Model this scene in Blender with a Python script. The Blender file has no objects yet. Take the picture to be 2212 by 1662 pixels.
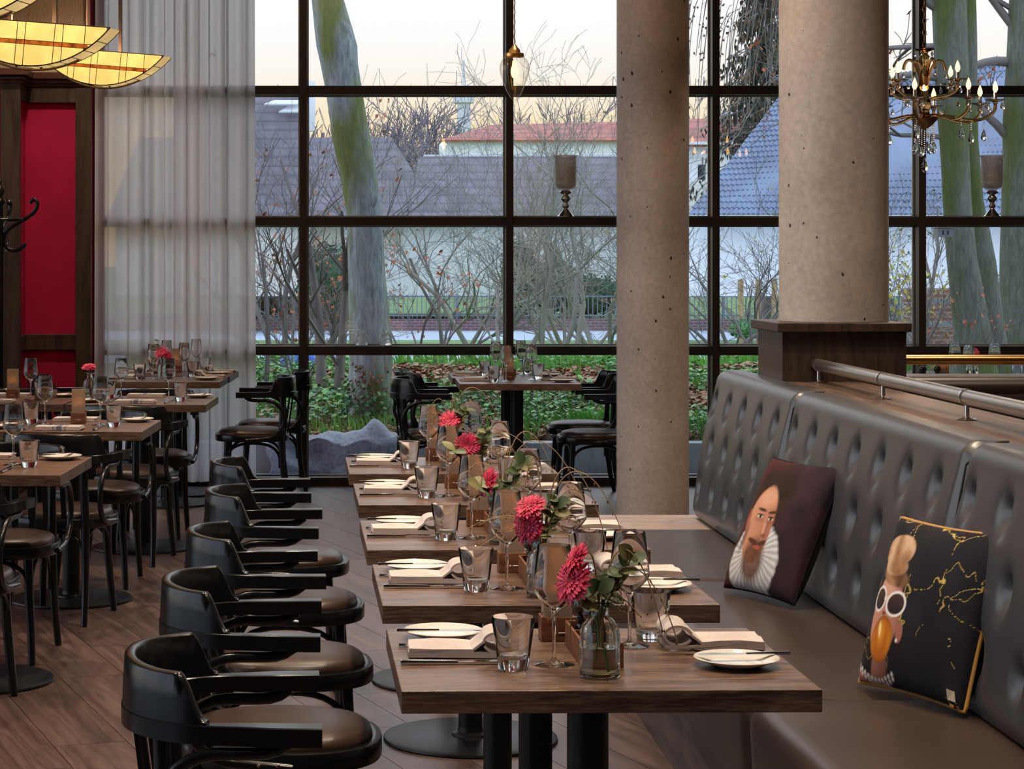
import bpy, math, random
from math import sin, cos, pi, radians, sqrt, exp, atan2, floor
from mathutils import Vector, Matrix

# ------------------------------------------------------------------ camera
SC = bpy.context.scene
COL = SC.collection
F = 4600.0; PX, PY = 720.0, 561.0; CAMH = 1.475        # focal length and principal point in 2212x1662 pixels
cd = bpy.data.cameras.new('camera')
cam = bpy.data.objects.new('camera', cd); COL.objects.link(cam)
cd.sensor_fit = 'HORIZONTAL'; cd.sensor_width = 36.0
cd.lens = 36.0 * F / 2212.0
cd.shift_x = (1106 - PX) / 2212.0
cd.shift_y = -(831 - PY) / 2212.0
cd.clip_start = 0.1; cd.clip_end = 2000
cam.location = (0, 0, CAMH); cam.rotation_euler = (pi / 2, 0, 0)
SC.camera = cam
SC.view_settings.view_transform = 'Standard'
SC.view_settings.look = 'None'
SC.view_settings.exposure = 0.7
SC.view_settings.gamma = 1.0
SC.view_settings.use_curve_mapping = False
try:
    SC.cycles.use_denoising = True
    SC.cycles.max_bounces = 14; SC.cycles.transmission_bounces = 12; SC.cycles.transparent_max_bounces = 24
    SC.cycles.glossy_bounces = 5; SC.cycles.diffuse_bounces = 4
    SC.cycles.sample_clamp_indirect = 4.0
    SC.cycles.caustics_reflective = False
except Exception:
    pass

def Wp(x, y, Z):
    return Vector(((x - PX) * Z / F, Z, CAMH - (y - PY) * Z / F))

# ------------------------------------------------------------------ sky
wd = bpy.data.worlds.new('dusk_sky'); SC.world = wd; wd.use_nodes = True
nt = wd.node_tree; nt.nodes.clear()
def wn(t): return nt.nodes.new(t)
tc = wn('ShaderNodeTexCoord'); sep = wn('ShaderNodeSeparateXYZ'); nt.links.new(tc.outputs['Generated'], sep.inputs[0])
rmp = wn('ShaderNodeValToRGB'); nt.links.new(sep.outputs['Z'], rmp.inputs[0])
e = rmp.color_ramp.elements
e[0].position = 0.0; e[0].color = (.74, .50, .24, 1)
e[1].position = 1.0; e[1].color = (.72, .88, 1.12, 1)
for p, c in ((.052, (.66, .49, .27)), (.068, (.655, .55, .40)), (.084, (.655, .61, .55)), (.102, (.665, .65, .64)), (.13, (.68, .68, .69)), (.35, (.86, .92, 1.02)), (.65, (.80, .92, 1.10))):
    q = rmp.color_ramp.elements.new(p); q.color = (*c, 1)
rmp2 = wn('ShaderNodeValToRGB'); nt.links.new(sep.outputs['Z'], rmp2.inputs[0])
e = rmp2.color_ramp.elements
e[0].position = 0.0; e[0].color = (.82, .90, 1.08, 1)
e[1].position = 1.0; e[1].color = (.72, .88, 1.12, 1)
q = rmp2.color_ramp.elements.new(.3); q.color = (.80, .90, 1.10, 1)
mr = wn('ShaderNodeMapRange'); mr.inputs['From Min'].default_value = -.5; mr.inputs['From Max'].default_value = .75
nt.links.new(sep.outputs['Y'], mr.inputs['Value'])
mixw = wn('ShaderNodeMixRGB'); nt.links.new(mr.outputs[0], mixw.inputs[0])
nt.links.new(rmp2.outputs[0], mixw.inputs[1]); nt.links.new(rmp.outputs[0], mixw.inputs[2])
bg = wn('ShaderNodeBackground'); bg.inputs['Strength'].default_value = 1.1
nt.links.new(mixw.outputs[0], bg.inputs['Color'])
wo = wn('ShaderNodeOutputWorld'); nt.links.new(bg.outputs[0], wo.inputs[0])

# ------------------------------------------------------------------ ceiling downlights of the dining room (warm)
CEIL = 4.2
DOWNLIGHTS = [  # x, y, watts
    (.55, 3.2, 60), (.45, 5.6, 60), (.40, 7.9, 55), (1.9, 4.4, 50), (1.2, 6.6, 50),
    (-1.2, 4.6, 50), (-1.2, 7.6, 55), (-1.1, 10.2, 50), (1.0, 10.2, 55), (2.9, 9.2, 60), (3.6, 12.2, 40), (-1.6, 12.6, 45), (.6, .6, 50), (3.2, 6.2, 40)]
for i, (x, y, w) in enumerate(DOWNLIGHTS):
    ld = bpy.data.lights.new('downlight_lamp', 'SPOT'); ld.energy = w * 2.5; ld.color = (1.0, .82, .62)
    ld.spot_size = radians(95); ld.spot_blend = .8; ld.shadow_soft_size = .06
    lo = bpy.data.objects.new('downlight_lamp', ld); COL.objects.link(lo); lo.location = (x, y, CEIL - .03)

# ------------------------------------------------------------------ materials
MATS = {}
def new_mat(name):
    m = bpy.data.materials.new(name); m.use_nodes = True
    m.node_tree.nodes.clear(); MATS[name] = m
    return m, m.node_tree
class NT:
    def __init__(s, name):
        s.m, s.t = new_mat(name); s.L = s.t.links
        s.out = s.n('ShaderNodeOutputMaterial')
    def n(s, t, **kw):
        q = s.t.nodes.new(t)
        for k, v in kw.items(): setattr(q, k, v)
        return q
    def link(s, a, b): s.L.new(a, b)
    def pr(s, **kw):
        b = s.n('ShaderNodeBsdfPrincipled')
        for k, v in kw.items(): b.inputs[k.replace('_', ' ')].default_value = v
        return b
    def coords(s, scale=(1, 1, 1), kind='Object', rnd=0.0):
        t = s.n('ShaderNodeTexCoord'); mp = s.n('ShaderNodeMapping'); mp.inputs['Scale'].default_value = scale
        src = t.outputs[kind]
        if rnd:
            oi = s.n('ShaderNodeObjectInfo'); vm = s.n('ShaderNodeVectorMath', operation='SCALE'); vm.inputs[0].default_value = (rnd, rnd * .7, rnd * 1.3)
            s.link(oi.outputs['Random'], vm.inputs['Scale'])
            ad = s.n('ShaderNodeVectorMath', operation='ADD'); s.link(src, ad.inputs[0]); s.link(vm.outputs[0], ad.inputs[1]); src = ad.outputs[0]
        s.link(src, mp.inputs['Vector'])
        return mp.outputs[0]
    def noise(s, vec, scale=5, detail=4, rough=.55, dist=0):
        q = s.n('ShaderNodeTexNoise'); q.inputs['Scale'].default_value = scale; q.inputs['Detail'].default_value = detail
        q.inputs['Roughness'].default_value = rough; q.inputs['Distortion'].default_value = dist
        if vec is not None: s.link(vec, q.inputs['Vector'])
        return q.outputs['Fac']
    def ramp(s, fac, stops):
        r = s.n('ShaderNodeValToRGB'); s.link(fac, r.inputs[0]); el = r.color_ramp.elements
        el[0].position = stops[0][0]; el[0].color = (*stops[0][1], 1)
        el[1].position = stops[-1][0]; el[1].color = (*stops[-1][1], 1)
        for p, c in stops[1:-1]:
            z = el.new(p); z.color = (*c, 1)
        return r.outputs[0]
    def bump(s, h, strength=.2, dist=.01):
        b = s.n('ShaderNodeBump'); b.inputs['Strength'].default_value = strength; b.inputs['Distance'].default_value = dist
        s.link(h, b.inputs['Height']); return b.outputs[0]
    def done(s, sh): s.link(sh, s.out.inputs['Surface']); return s.m

def plain(name, col, rough=.5, metal=0.0, spec=.5, coat=0.0, var=0.0, vscale=6, bump=0.0, bscale=40, bdist=.004, sheen=0.0, rnd=0.0):
    q = NT(name); b = q.pr(Roughness=rough, Metallic=metal)
    b.inputs['Specular IOR Level'].default_value = spec
    if coat: b.inputs['Coat Weight'].default_value = coat; b.inputs['Coat Roughness'].default_value = .12
    if sheen: b.inputs['Sheen Weight'].default_value = sheen
    b.inputs['Base Color'].default_value = (*col, 1)
    if var:
        v = q.coords(rnd=rnd)
        f = q.noise(v, vscale, 5)
        lo = tuple(max(0, c * (1 - var)) for c in col); hi = tuple(min(1, c * (1 + var)) for c in col)
        q.link(q.ramp(f, [(.3, lo), (.7, hi)]), b.inputs['Base Color'])
    if bump:
        v = q.coords(); f = q.noise(v, bscale, 3); q.link(q.bump(f, bump, bdist), b.inputs['Normal'])
    return q.done(b.outputs[0])

def wood(name, dark, light, stretch=(1.2, 14, 14), rough=.4, scale=2.2, rnd=8.0, spec=.5, bump=.12, lines=.6, coat=0.0):
    q = NT(name); b = q.pr(Roughness=rough); b.inputs['Specular IOR Level'].default_value = spec
    if coat: b.inputs['Coat Weight'].default_value = coat; b.inputs['Coat Roughness'].default_value = .2
    v = q.coords(scale=stretch, rnd=rnd)
    f1 = q.noise(v, scale, 7, .62, .6)
    v2 = q.coords(scale=tuple(c * 5 for c in stretch), rnd=rnd)
    f2 = q.noise(v2, scale * 1.7, 5, .6)
    mx = q.n('ShaderNodeMixRGB', blend_type='MIX'); mx.inputs[0].default_value = lines * .5
    q.link(f1, mx.inputs[1]); q.link(f2, mx.inputs[2])
    mid = tuple((a + c) / 2 for a, c in zip(dark, light))
    q.link(q.ramp(mx.outputs[0], [(.40, dark), (.5, mid), (.60, light)]), b.inputs['Base Color'])
    rr = q.n('ShaderNodeMapRange'); rr.inputs['To Min'].default_value = rough * .8; rr.inputs['To Max'].default_value = rough * 1.3
    q.link(f1, rr.inputs['Value']); q.link(rr.outputs[0], b.inputs['Roughness'])
    q.link(q.bump(mx.outputs[0], bump, .004), b.inputs['Normal'])
    return q.done(b.outputs[0])

wood('table_wood', (.055, .028, .019), (.22, .135, .098), stretch=(1.1, 12, 12), rough=.30, bump=.12, lines=1.1)
wood('floor_wood', (.052, .029, .024), (.128, .076, .063), stretch=(10, .55, 10), rough=.34, scale=2.0, bump=.08, lines=.7)
wood('dark_wood', (.030, .018, .013), (.075, .046, .034), stretch=(10, 10, .9), rough=.42)
wood('ledge_wood', (.06, .036, .026), (.15, .095, .07), stretch=(10, 1.0, 10), rough=.36)
wood('kick_wood', (.05, .04, .04), (.13, .10, .095), stretch=(9, .9, 9), rough=.45)
wood('bench_end_wood', (.22, .16, .14), (.36, .28, .25), stretch=(1.0, 9, 9), rough=.4)
wood('caddy_wood', (.12, .04, .018), (.26, .105, .05), stretch=(2, 14, 14), rough=.45)
wood('beam_wood', (.30, .20, .10), (.50, .36, .2), stretch=(8, 8, 1), rough=.7)
plain('black_lacquer', (.006, .0065, .008), rough=.24, spec=.40, coat=.08, var=.3, vscale=30)
plain('seat_leather', (.046, .025, .018), rough=.36, spec=.4, var=.15, vscale=8, bump=.08, bscale=350, bdist=.001)
plain('tuft_leather', (.044, .047, .056), rough=.33, spec=.9, var=.12, vscale=4, bump=.12, bscale=320, bdist=.001)
plain('bench_leather', (.034, .021, .017), rough=.36, spec=.5, var=.18, vscale=4, bump=.12, bscale=320, bdist=.001)
plain('booth_leather', (.028, .016, .012), rough=.4, spec=.5, var=.1)
plain('seam_black', (.006, .006, .006), rough=.6)
plain('black_metal', (.007, .007, .009), rough=.36, spec=.35, var=.2, vscale=20)
plain('steel', (.62, .60, .58), rough=.18, metal=1.0)
plain('cutlery_steel', (.70, .68, .66), rough=.14, metal=1.0)
plain('brushed_steel', (.58, .56, .54), rough=.30, metal=1.0)
plain('brass', (.55, .33, .12), rough=.28, metal=1.0)
plain('aged_brass', (.30, .19, .10), rough=.38, metal=1.0)
plain('bronze_frame', (.024, .016, .012), rough=.42, spec=.5, var=.15, vscale=3)
plain('glazing_strip', (.42, .45, .48), rough=.35, metal=.6)
plain('porcelain', (.72, .69, .65), rough=.10, spec=.6)
plain('red_fabric', (.42, .008, .062), rough=.75, spec=.25, var=.18, vscale=3, bump=.1, bscale=500, bdist=.001)
plain('cornice_wood', (.085, .028, .018), rough=.45, var=.25, vscale=5)
plain('plaster_ceiling', (.34, .29, .25), rough=.9, var=.05)
plain('plaster_wall', (.32, .25, .19), rough=.9, var=.08)
plain('petal_pink', (.75, .045, .13), rough=.55, var=.35, vscale=60, rnd=3)
plain('petal_coral', (.78, .055, .13), rough=.55, var=.3, vscale=60, rnd=3)
plain('flower_heart', (.42, .09, .07), rough=.8, var=.4, vscale=300)
plain('leaf_green', (.075, .11, .045), rough=.5, var=.4, vscale=30, rnd=6)
plain('leaf_olive', (.20, .19, .075), rough=.5, var=.35, vscale=25, rnd=6)
plain('stem_green', (.13, .20, .035), rough=.5)
plain('dry_stalk', (.33, .22, .11), rough=.8, var=.3, vscale=60)
plain('seed_brown', (.20, .075, .035), rough=.7, var=.3, vscale=80)
plain('mill_black', (.008, .009, .011), rough=.18, coat=.5)
plain('gold_knob', (.55, .36, .12), rough=.3, metal=1)
plain('wax', (.80, .70, .55), rough=.5)
plain('pearl', (.75, .72, .66), rough=.2, coat=.4)
plain('gold_piping', (.42, .20, .02), rough=.7, sheen=.3)
plain('black_velvet', (.008, .006, .008), rough=.9, spec=.1, sheen=.05)
plain('etch_white', (.70, .70, .70), rough=.7)
plain('care_tag', (.65, .55, .40), rough=.8)
# outside
plain('render_white', (.90, .93, .96), rough=.9, var=.05, vscale=1)
plain('render_cream', (.72, .70, .62), rough=.9, var=.05, vscale=1)
def roofmat(name, c, row):
    q = NT(name); b = q.pr(Roughness=.55); v = q.coords(); f = q.noise(v, 1.1, 5, .65)
    w = q.n('ShaderNodeTexWave'); w.wave_type = 'BANDS'; w.bands_direction = 'Z'; w.wave_profile = 'SAW'; w.inputs['Scale'].default_value = row; w.inputs['Distortion'].default_value = .6; q.link(v, w.inputs['Vector'])
    a = q.ramp(f, [(.3, tuple(x * .6 for x in c)), (.7, tuple(x * 1.4 for x in c))]); m = q.n('ShaderNodeMixRGB', blend_type='MULTIPLY'); m.inputs[0].default_value = 1
    q.link(a, m.inputs[1]); q.link(q.ramp(w.outputs['Fac'], [(.0, (.55,) * 3), (.35, (1.0,) * 3)]), m.inputs[2]); q.link(m.outputs[0], b.inputs['Base Color']); q.link(q.bump(w.outputs['Fac'], .5, .05), b.inputs['Normal'])
    return q.done(b.outputs[0])
roofmat('roof_dark', (.15, .135, .165), 1.1)
plain('roof_blue', (.20, .25, .36), rough=.5, var=.25, vscale=.8)
roofmat('roof_red', (.45, .14, .10), 1.0)
plain('snow_sheet', (.75, .78, .82), rough=.7)
plain('asphalt', (.42, .50, .60), rough=.6, var=.12, vscale=.4)
plain('paving', (.32, .36, .39), rough=.6, var=.2, vscale=1.5, bump=.2, bscale=30)
plain('kerb_concrete', (.40, .42, .41), rough=.85, var=.25, vscale=3, bump=.2, bscale=20)
plain('felt_grey', (.29, .31, .37), rough=.95, var=.35, vscale=35, bump=.4, bscale=90, bdist=.004, sheen=.3)
plain('tarp_blue', (.03, .10, .50), rough=.35, var=.3, vscale=3)
plain('fence_grey', (.16, .20, .25), rough=.5)
plain('grass_green', (.13, .24, .075), rough=.8, var=.4, vscale=.9, bump=.5, bscale=6, bdist=.05)
plain('soil', (.12, .10, .07), rough=.95, var=.5, vscale=3, bump=.6, bscale=12, bdist=.03)
plain('blade_green', (.14, .40, .06), rough=.7, var=.35, vscale=.7)
plain('ivy_green', (.08, .24, .08), rough=.45, var=.5, vscale=.8)
plain('ivy_light', (.20, .40, .09), rough=.5, var=.4, vscale=.8)
plain('leaf_litter', (.32, .15, .08), rough=.8, var=.55, vscale=9)
plain('leaf_litter_pale', (.42, .26, .17), rough=.8, var=.4, vscale=9)
plain('leaf_rust', (.42, .13, .05), rough=.7, var=.4, vscale=6)
plain('leaf_yellow', (.42, .38, .05), rough=.6, var=.4, vscale=5)
plain('hedge_green', (.03, .075, .035), rough=.7, var=.5, vscale=1.5)
plain('hedge_brown', (.14, .085, .06), rough=.8, var=.5, vscale=1.5)
plain('needle_green', (.045, .055, .035), rough=.8, var=.5, vscale=1.5)
plain('needle_brown', (.17, .095, .05), rough=.8, var=.4, vscale=1.5)
plain('twig', (.21, .19, .18), rough=.85, var=.35, vscale=1.2)
plain('twig_pale', (.30, .29, .25), rough=.85, var=.35, vscale=1.5)
plain('twig_far', (.20, .17, .22), rough=.9, var=.2, vscale=.2)
plain('window_dark', (.03, .04, .055), rough=.1)
plain('mast_white', (.70, .70, .74), rough=.5)
plain('bird_house', (.20, .21, .22), rough=.6)
plain('red_blossom', (.55, .03, .05), rough=.6)

def bark(name, base, moss, scale):
    q = NT(name); b = q.pr(Roughness=.85)
    v = q.coords(scale=(1, 1, .22)); f = q.noise(v, scale, 8, .72, .4)
    v2 = q.coords(scale=(1, 1, .35)); f2 = q.noise(v2, 2.6, 3, .5)
    c = q.ramp(f, [(.3, tuple(x * .45 for x in base)), (.7, tuple(x * 1.3 for x in base))])
    mk = q.ramp(f2, [(.46, (0, 0, 0)), (.60, (1, 1, 1))])
    mm = q.ramp(f, [(.3, tuple(x * .6 for x in moss)), (.7, moss)])
    mx = q.n('ShaderNodeMixRGB'); q.link(mk, mx.inputs[0]); q.link(c, mx.inputs[1]); q.link(mm, mx.inputs[2])
    q.link(mx.outputs[0], b.inputs['Base Color']); q.link(q.bump(f, .8, .035), b.inputs['Normal'])
    return q.done(b.outputs[0])
bark('beech_bark', (.50, .58, .58), (.30, .36, .10), 30)
bark('oak_bark', (.21, .245, .20), (.14, .20, .045), 38)

def brick(name, c1, c2, mortar, sc):
    q = NT(name); b = q.pr(Roughness=.9)
    t = q.n('ShaderNodeTexCoord'); s_ = q.n('ShaderNodeSeparateXYZ'); q.link(t.outputs['Object'], s_.inputs[0])
    cb = q.n('ShaderNodeCombineXYZ'); q.link(s_.outputs['X'], cb.inputs[0]); q.link(s_.outputs['Z'], cb.inputs[1])
    br = q.n('ShaderNodeTexBrick'); br.inputs['Scale'].default_value = sc
    br.inputs['Color1'].default_value = (*c1, 1); br.inputs['Color2'].default_value = (*c2, 1); br.inputs['Mortar'].default_value = (*mortar, 1)
    br.inputs['Mortar Size'].default_value = .03; br.inputs['Brick Width'].default_value = .5; br.inputs['Row Height'].default_value = .17
    q.link(cb.outputs[0], br.inputs['Vector']); q.link(br.outputs['Color'], b.inputs['Base Color'])
    return q.done(b.outputs[0])
brick('brick_purple', (.16, .075, .085), (.21, .10, .10), (.24, .21, .22), 2.0)
brick('brick_red', (.24, .09, .065), (.30, .12, .085), (.34, .28, .25), 2.0)

def concrete():
    q = NT('column_concrete'); b = q.pr(Roughness=.62); b.inputs['Specular IOR Level'].default_value = .4
    v = q.coords(rnd=5); f = q.noise(v, 1.6, 6, .6); f2 = q.noise(v, 45, 4, .6)
    base = q.ramp(f, [(.3, (.40, .345, .315)), (.55, (.54, .475, .44)), (.75, (.62, .555, .52))])
    sp = q.ramp(f2, [(.3, (.82, .82, .82)), (.7, (1.1, 1.1, 1.1))])
    mu = q.n('ShaderNodeMixRGB', blend_type='MULTIPLY'); mu.inputs[0].default_value = 1; q.link(base, mu.inputs[1]); q.link(sp, mu.inputs[2])
    # small air holes, irregularly spread
    v3 = q.coords(scale=(1, 1, .7), rnd=9)
    dn = q.n('ShaderNodeTexNoise'); dn.inputs['Scale'].default_value = 60; q.link(v3, dn.inputs['Vector'])
    ad = q.n('ShaderNodeMixRGB'); ad.inputs[0].default_value = .012; q.link(v3, ad.inputs[1]); q.link(dn.outputs['Color'], ad.inputs[2])
    vo = q.n('ShaderNodeTexVoronoi'); vo.inputs['Scale'].default_value = 24; q.link(ad.outputs[0], vo.inputs['Vector'])
    sx = q.n('ShaderNodeSeparateColor'); q.link(vo.outputs['Color'], sx.inputs[0])
    pw = q.n('ShaderNodeMath', operation='POWER'); q.link(sx.outputs[0], pw.inputs[0]); pw.inputs[1].default_value = 3.6
    th = q.n('ShaderNodeMath', operation='MULTIPLY'); q.link(pw.outputs[0], th.inputs[0]); th.inputs[1].default_value = .20
    ls = q.n('ShaderNodeMath', operation='LESS_THAN'); q.link(vo.outputs['Distance'], ls.inputs[0]); q.link(th.outputs[0], ls.inputs[1])
    mx = q.n('ShaderNodeMixRGB'); q.link(ls.outputs[0], mx.inputs[0]); q.link(mu.outputs[0], mx.inputs[1]); mx.inputs[2].default_value = (.035, .03, .028, 1)
    q.link(mx.outputs[0], b.inputs['Base Color'])
    inv = q.n('ShaderNodeMath', operation='SUBTRACT'); inv.inputs[0].default_value = 1; q.link(ls.outputs[0], inv.inputs[1])
    q.link(q.bump(inv.outputs[0], .6, .006), b.inputs['Normal'])
    return q.done(b.outputs[0])
concrete()

def wallpaper():
    q = NT('damask_paper'); b = q.pr(Roughness=.8)
    v = q.coords(); vo = q.n('ShaderNodeTexVoronoi'); vo.inputs['Scale'].default_value = 9; q.link(v, vo.inputs['Vector'])
    wv = q.n('ShaderNodeTexWave'); wv.inputs['Scale'].default_value = 14; wv.inputs['Distortion'].default_value = 14; wv.inputs['Detail'].default_value = 2; q.link(v, wv.inputs['Vector'])
    mu = q.n('ShaderNodeMath', operation='MULTIPLY'); q.link(vo.outputs['Distance'], mu.inputs[0]); q.link(wv.outputs['Fac'], mu.inputs[1])
    q.link(q.ramp(mu.outputs[0], [(.03, (.58, .40, .22)), (.12, (.72, .54, .34))]), b.inputs['Base Color'])
    return q.done(b.outputs[0])
wallpaper()

def napkin():
    q = NT('napkin_cloth'); b = q.pr(Roughness=.9); b.inputs['Sheen Weight'].default_value = .2
    b.inputs['Base Color'].default_value = (.72, .62, .58, 1)
    v = q.coords(); f = q.noise(v, 25, 3); q.link(q.ramp(f, [(.3, (.54, .45, .42)), (.7, (.65, .56, .53))]), b.inputs['Base Color'])
    f2 = q.noise(v, 500, 2); q.link(q.bump(f2, .25, .001), b.inputs['Normal'])
    return q.done(b.outputs[0])
napkin()
plain('napkin_stripe', (.16, .18, .27), rough=.9)

def glass(name, col=(1, 1, 1), ior=1.45, rough=0.0):
    q = NT(name); g = q.n('ShaderNodeBsdfGlass'); g.inputs['Color'].default_value = (*col, 1); g.inputs['IOR'].default_value = ior; g.inputs['Roughness'].default_value = rough
    return q.done(g.outputs[0])
glass('clear_glass', (.985, .99, .985)); glass('green_glass', (.97, .995, .98)); glass('water', (.98, .99, .985), 1.33)
def milky():
    q = NT('milky_glass'); g = q.n('ShaderNodeBsdfGlass'); g.inputs['Roughness'].default_value = .03; d = q.n('ShaderNodeBsdfTranslucent'); d.inputs[0].default_value = (.95, .97, 1, 1)
    lw = q.n('ShaderNodeLayerWeight'); lw.inputs[0].default_value = .35; m = q.n('ShaderNodeMixShader'); q.link(lw.outputs['Facing'], m.inputs[0]); q.link(g.outputs[0], m.inputs[1]); q.link(d.outputs[0], m.inputs[2]); return q.done(m.outputs[0])
milky()
glass('crystal', (.99, .99, 1.0), 1.52)
glass('smoke_crystal', (.62, .46, .28), 1.5)

def pane_glass():
    q = NT('window_pane'); t = q.n('ShaderNodeBsdfTransparent'); t.inputs[0].default_value = (.985, .99, .99, 1)
    g = q.n('ShaderNodeBsdfGlossy'); g.inputs['Roughness'].default_value = 0.0
    fr = q.n('ShaderNodeFresnel'); fr.inputs['IOR'].default_value = 1.5
    mp = q.n('ShaderNodeMath', operation='MULTIPLY'); q.link(fr.outputs[0], mp.inputs[0]); mp.inputs[1].default_value = 1.9
    mx = q.n('ShaderNodeMixShader'); q.link(mp.outputs[0], mx.inputs[0]); q.link(t.outputs[0], mx.inputs[1]); q.link(g.outputs[0], mx.inputs[2])
    return q.done(mx.outputs[0])
pane_glass()

def thin_shell(name, tint, gloss, rough, mottled=None):
    q = NT(name); t = q.n('ShaderNodeBsdfTransparent'); t.inputs[0].default_value = (*tint, 1)
    g = q.n('ShaderNodeBsdfGlossy'); g.inputs['Roughness'].default_value = rough; g.inputs['Color'].default_value = (.9, .85, .8, 1)
    mx = q.n('ShaderNodeMixShader'); q.link(t.outputs[0], mx.inputs[1]); q.link(g.outputs[0], mx.inputs[2])
    if mottled:
        v = q.coords(); f = q.noise(v, mottled, 4, .7)
        q.link(q.ramp(f, [(.38, (.2,) * 3), (.60, (.8,) * 3)]), mx.inputs[0])
    else:
        lw = q.n('ShaderNodeLayerWeight'); lw.inputs[0].default_value = gloss; q.link(lw.outputs['Facing'], mx.inputs[0])
    return q.done(mx.outputs[0])
thin_shell('ribbed_glass', (.97, .95, .90), .12, .05)

def mercury():
    q = NT('mercury_glass'); t = q.n('ShaderNodeBsdfTranslucent'); t.inputs[0].default_value = (.95, .86, .78, 1)
    m = q.pr(Metallic=1.0, Roughness=.3); m.inputs['Base Color'].default_value = (.95, .86, .76, 1)
    p = q.n('ShaderNodeBsdfTransparent'); p.inputs[0].default_value = (.9, .85, .8, 1)
    v = q.coords(); f = q.noise(v, 75, 4, .8); q.link(q.bump(f, 1.0, .006), m.inputs['Normal'])
    mx = q.n('ShaderNodeMixShader'); q.link(q.ramp(f, [(.44, (.02,) * 3), (.54, (.9,) * 3)]), mx.inputs[0]); q.link(t.outputs[0], mx.inputs[1]); q.link(m.outputs[0], mx.inputs[2])
    m2 = q.n('ShaderNodeMixShader'); m2.inputs[0].default_value = .5; q.link(mx.outputs[0], m2.inputs[1]); q.link(p.outputs[0], m2.inputs[2])
    return q.done(m2.outputs[0])
mercury()
def sheer():
    q = NT('sheer_cloth'); t = q.n('ShaderNodeBsdfTransparent'); t.inputs[0].default_value = (.95, .93, .95, 1)
    d = q.n('ShaderNodeBsdfDiffuse'); d.inputs[0].default_value = (.84, .80, .82, 1)
    tr = q.n('ShaderNodeBsdfTranslucent'); tr.inputs[0].default_value = (.98, .96, .99, 1)
    a = q.n('ShaderNodeAddShader'); m1 = q.n('ShaderNodeMixShader'); m1.inputs[0].default_value = .8
    q.link(d.outputs[0], m1.inputs[1]); q.link(tr.outputs[0], m1.inputs[2])
    m2 = q.n('ShaderNodeMixShader'); 
    lw = q.n('ShaderNodeLayerWeight'); lw.inputs[0].default_value = .55
    mr_ = q.n('ShaderNodeMapRange'); mr_.inputs['To Min'].default_value = .88; mr_.inputs['To Max'].default_value = .99
    q.link(lw.outputs['Facing'], mr_.inputs['Value']); q.link(mr_.outputs[0], m2.inputs[0])
    q.link(t.outputs[0], m2.inputs[1]); q.link(m1.outputs[0], m2.inputs[2])
    return q.done(m2.outputs[0])
sheer()

def emit(name, col, st, var=0.0, vs=8):
    q = NT(name); em = q.n('ShaderNodeEmission'); em.inputs['Strength'].default_value = st; em.inputs[0].default_value = (*col, 1)
    if var:
        v = q.coords(); f = q.noise(v, vs, 4)
        q.link(q.ramp(f, [(.3, tuple(c * (1 - var) for c in col)), (.7, tuple(c * (1 + var) for c in col))]), em.inputs[0])
    return q.done(em.outputs[0])
emit('bulb_glow', (1.0, .54, .15), 3.4)
emit('flame_glow', (1.0, .50, .14), 10)
emit('lamp_glass_cream', (.98, .60, .16), .82, .25, 7)
emit('lamp_glass_pale', (.80, .54, .22), .5, .2, 7)
emit('lamp_glass_amber', (.55, .12, .015), .55, .6, 40)
plain('lead_came', (.035, .018, .010), rough=.5, metal=.6)
def parchment():
    q = NT('parchment'); d = q.n('ShaderNodeBsdfDiffuse'); d.inputs[0].default_value = (.52, .42, .35, 1)
    t = q.n('ShaderNodeBsdfTranslucent'); t.inputs[0].default_value = (.62, .48, .38, 1)
    m = q.n('ShaderNodeMixShader'); m.inputs[0].default_value = .5; q.link(d.outputs[0], m.inputs[1]); q.link(t.outputs[0], m.inputs[2])
    return q.done(m.outputs[0])
parchment()
def printed(name):
    q = NT(name); b = q.pr(Roughness=.8); b.inputs['Specular IOR Level'].default_value = .15; b.inputs['Sheen Weight'].default_value = .04
    a = q.n('ShaderNodeVertexColor'); a.layer_name = 'print'; q.link(a.outputs[0], b.inputs['Base Color'])
    return q.done(b.outputs[0])
printed('printed_velvet')

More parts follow.
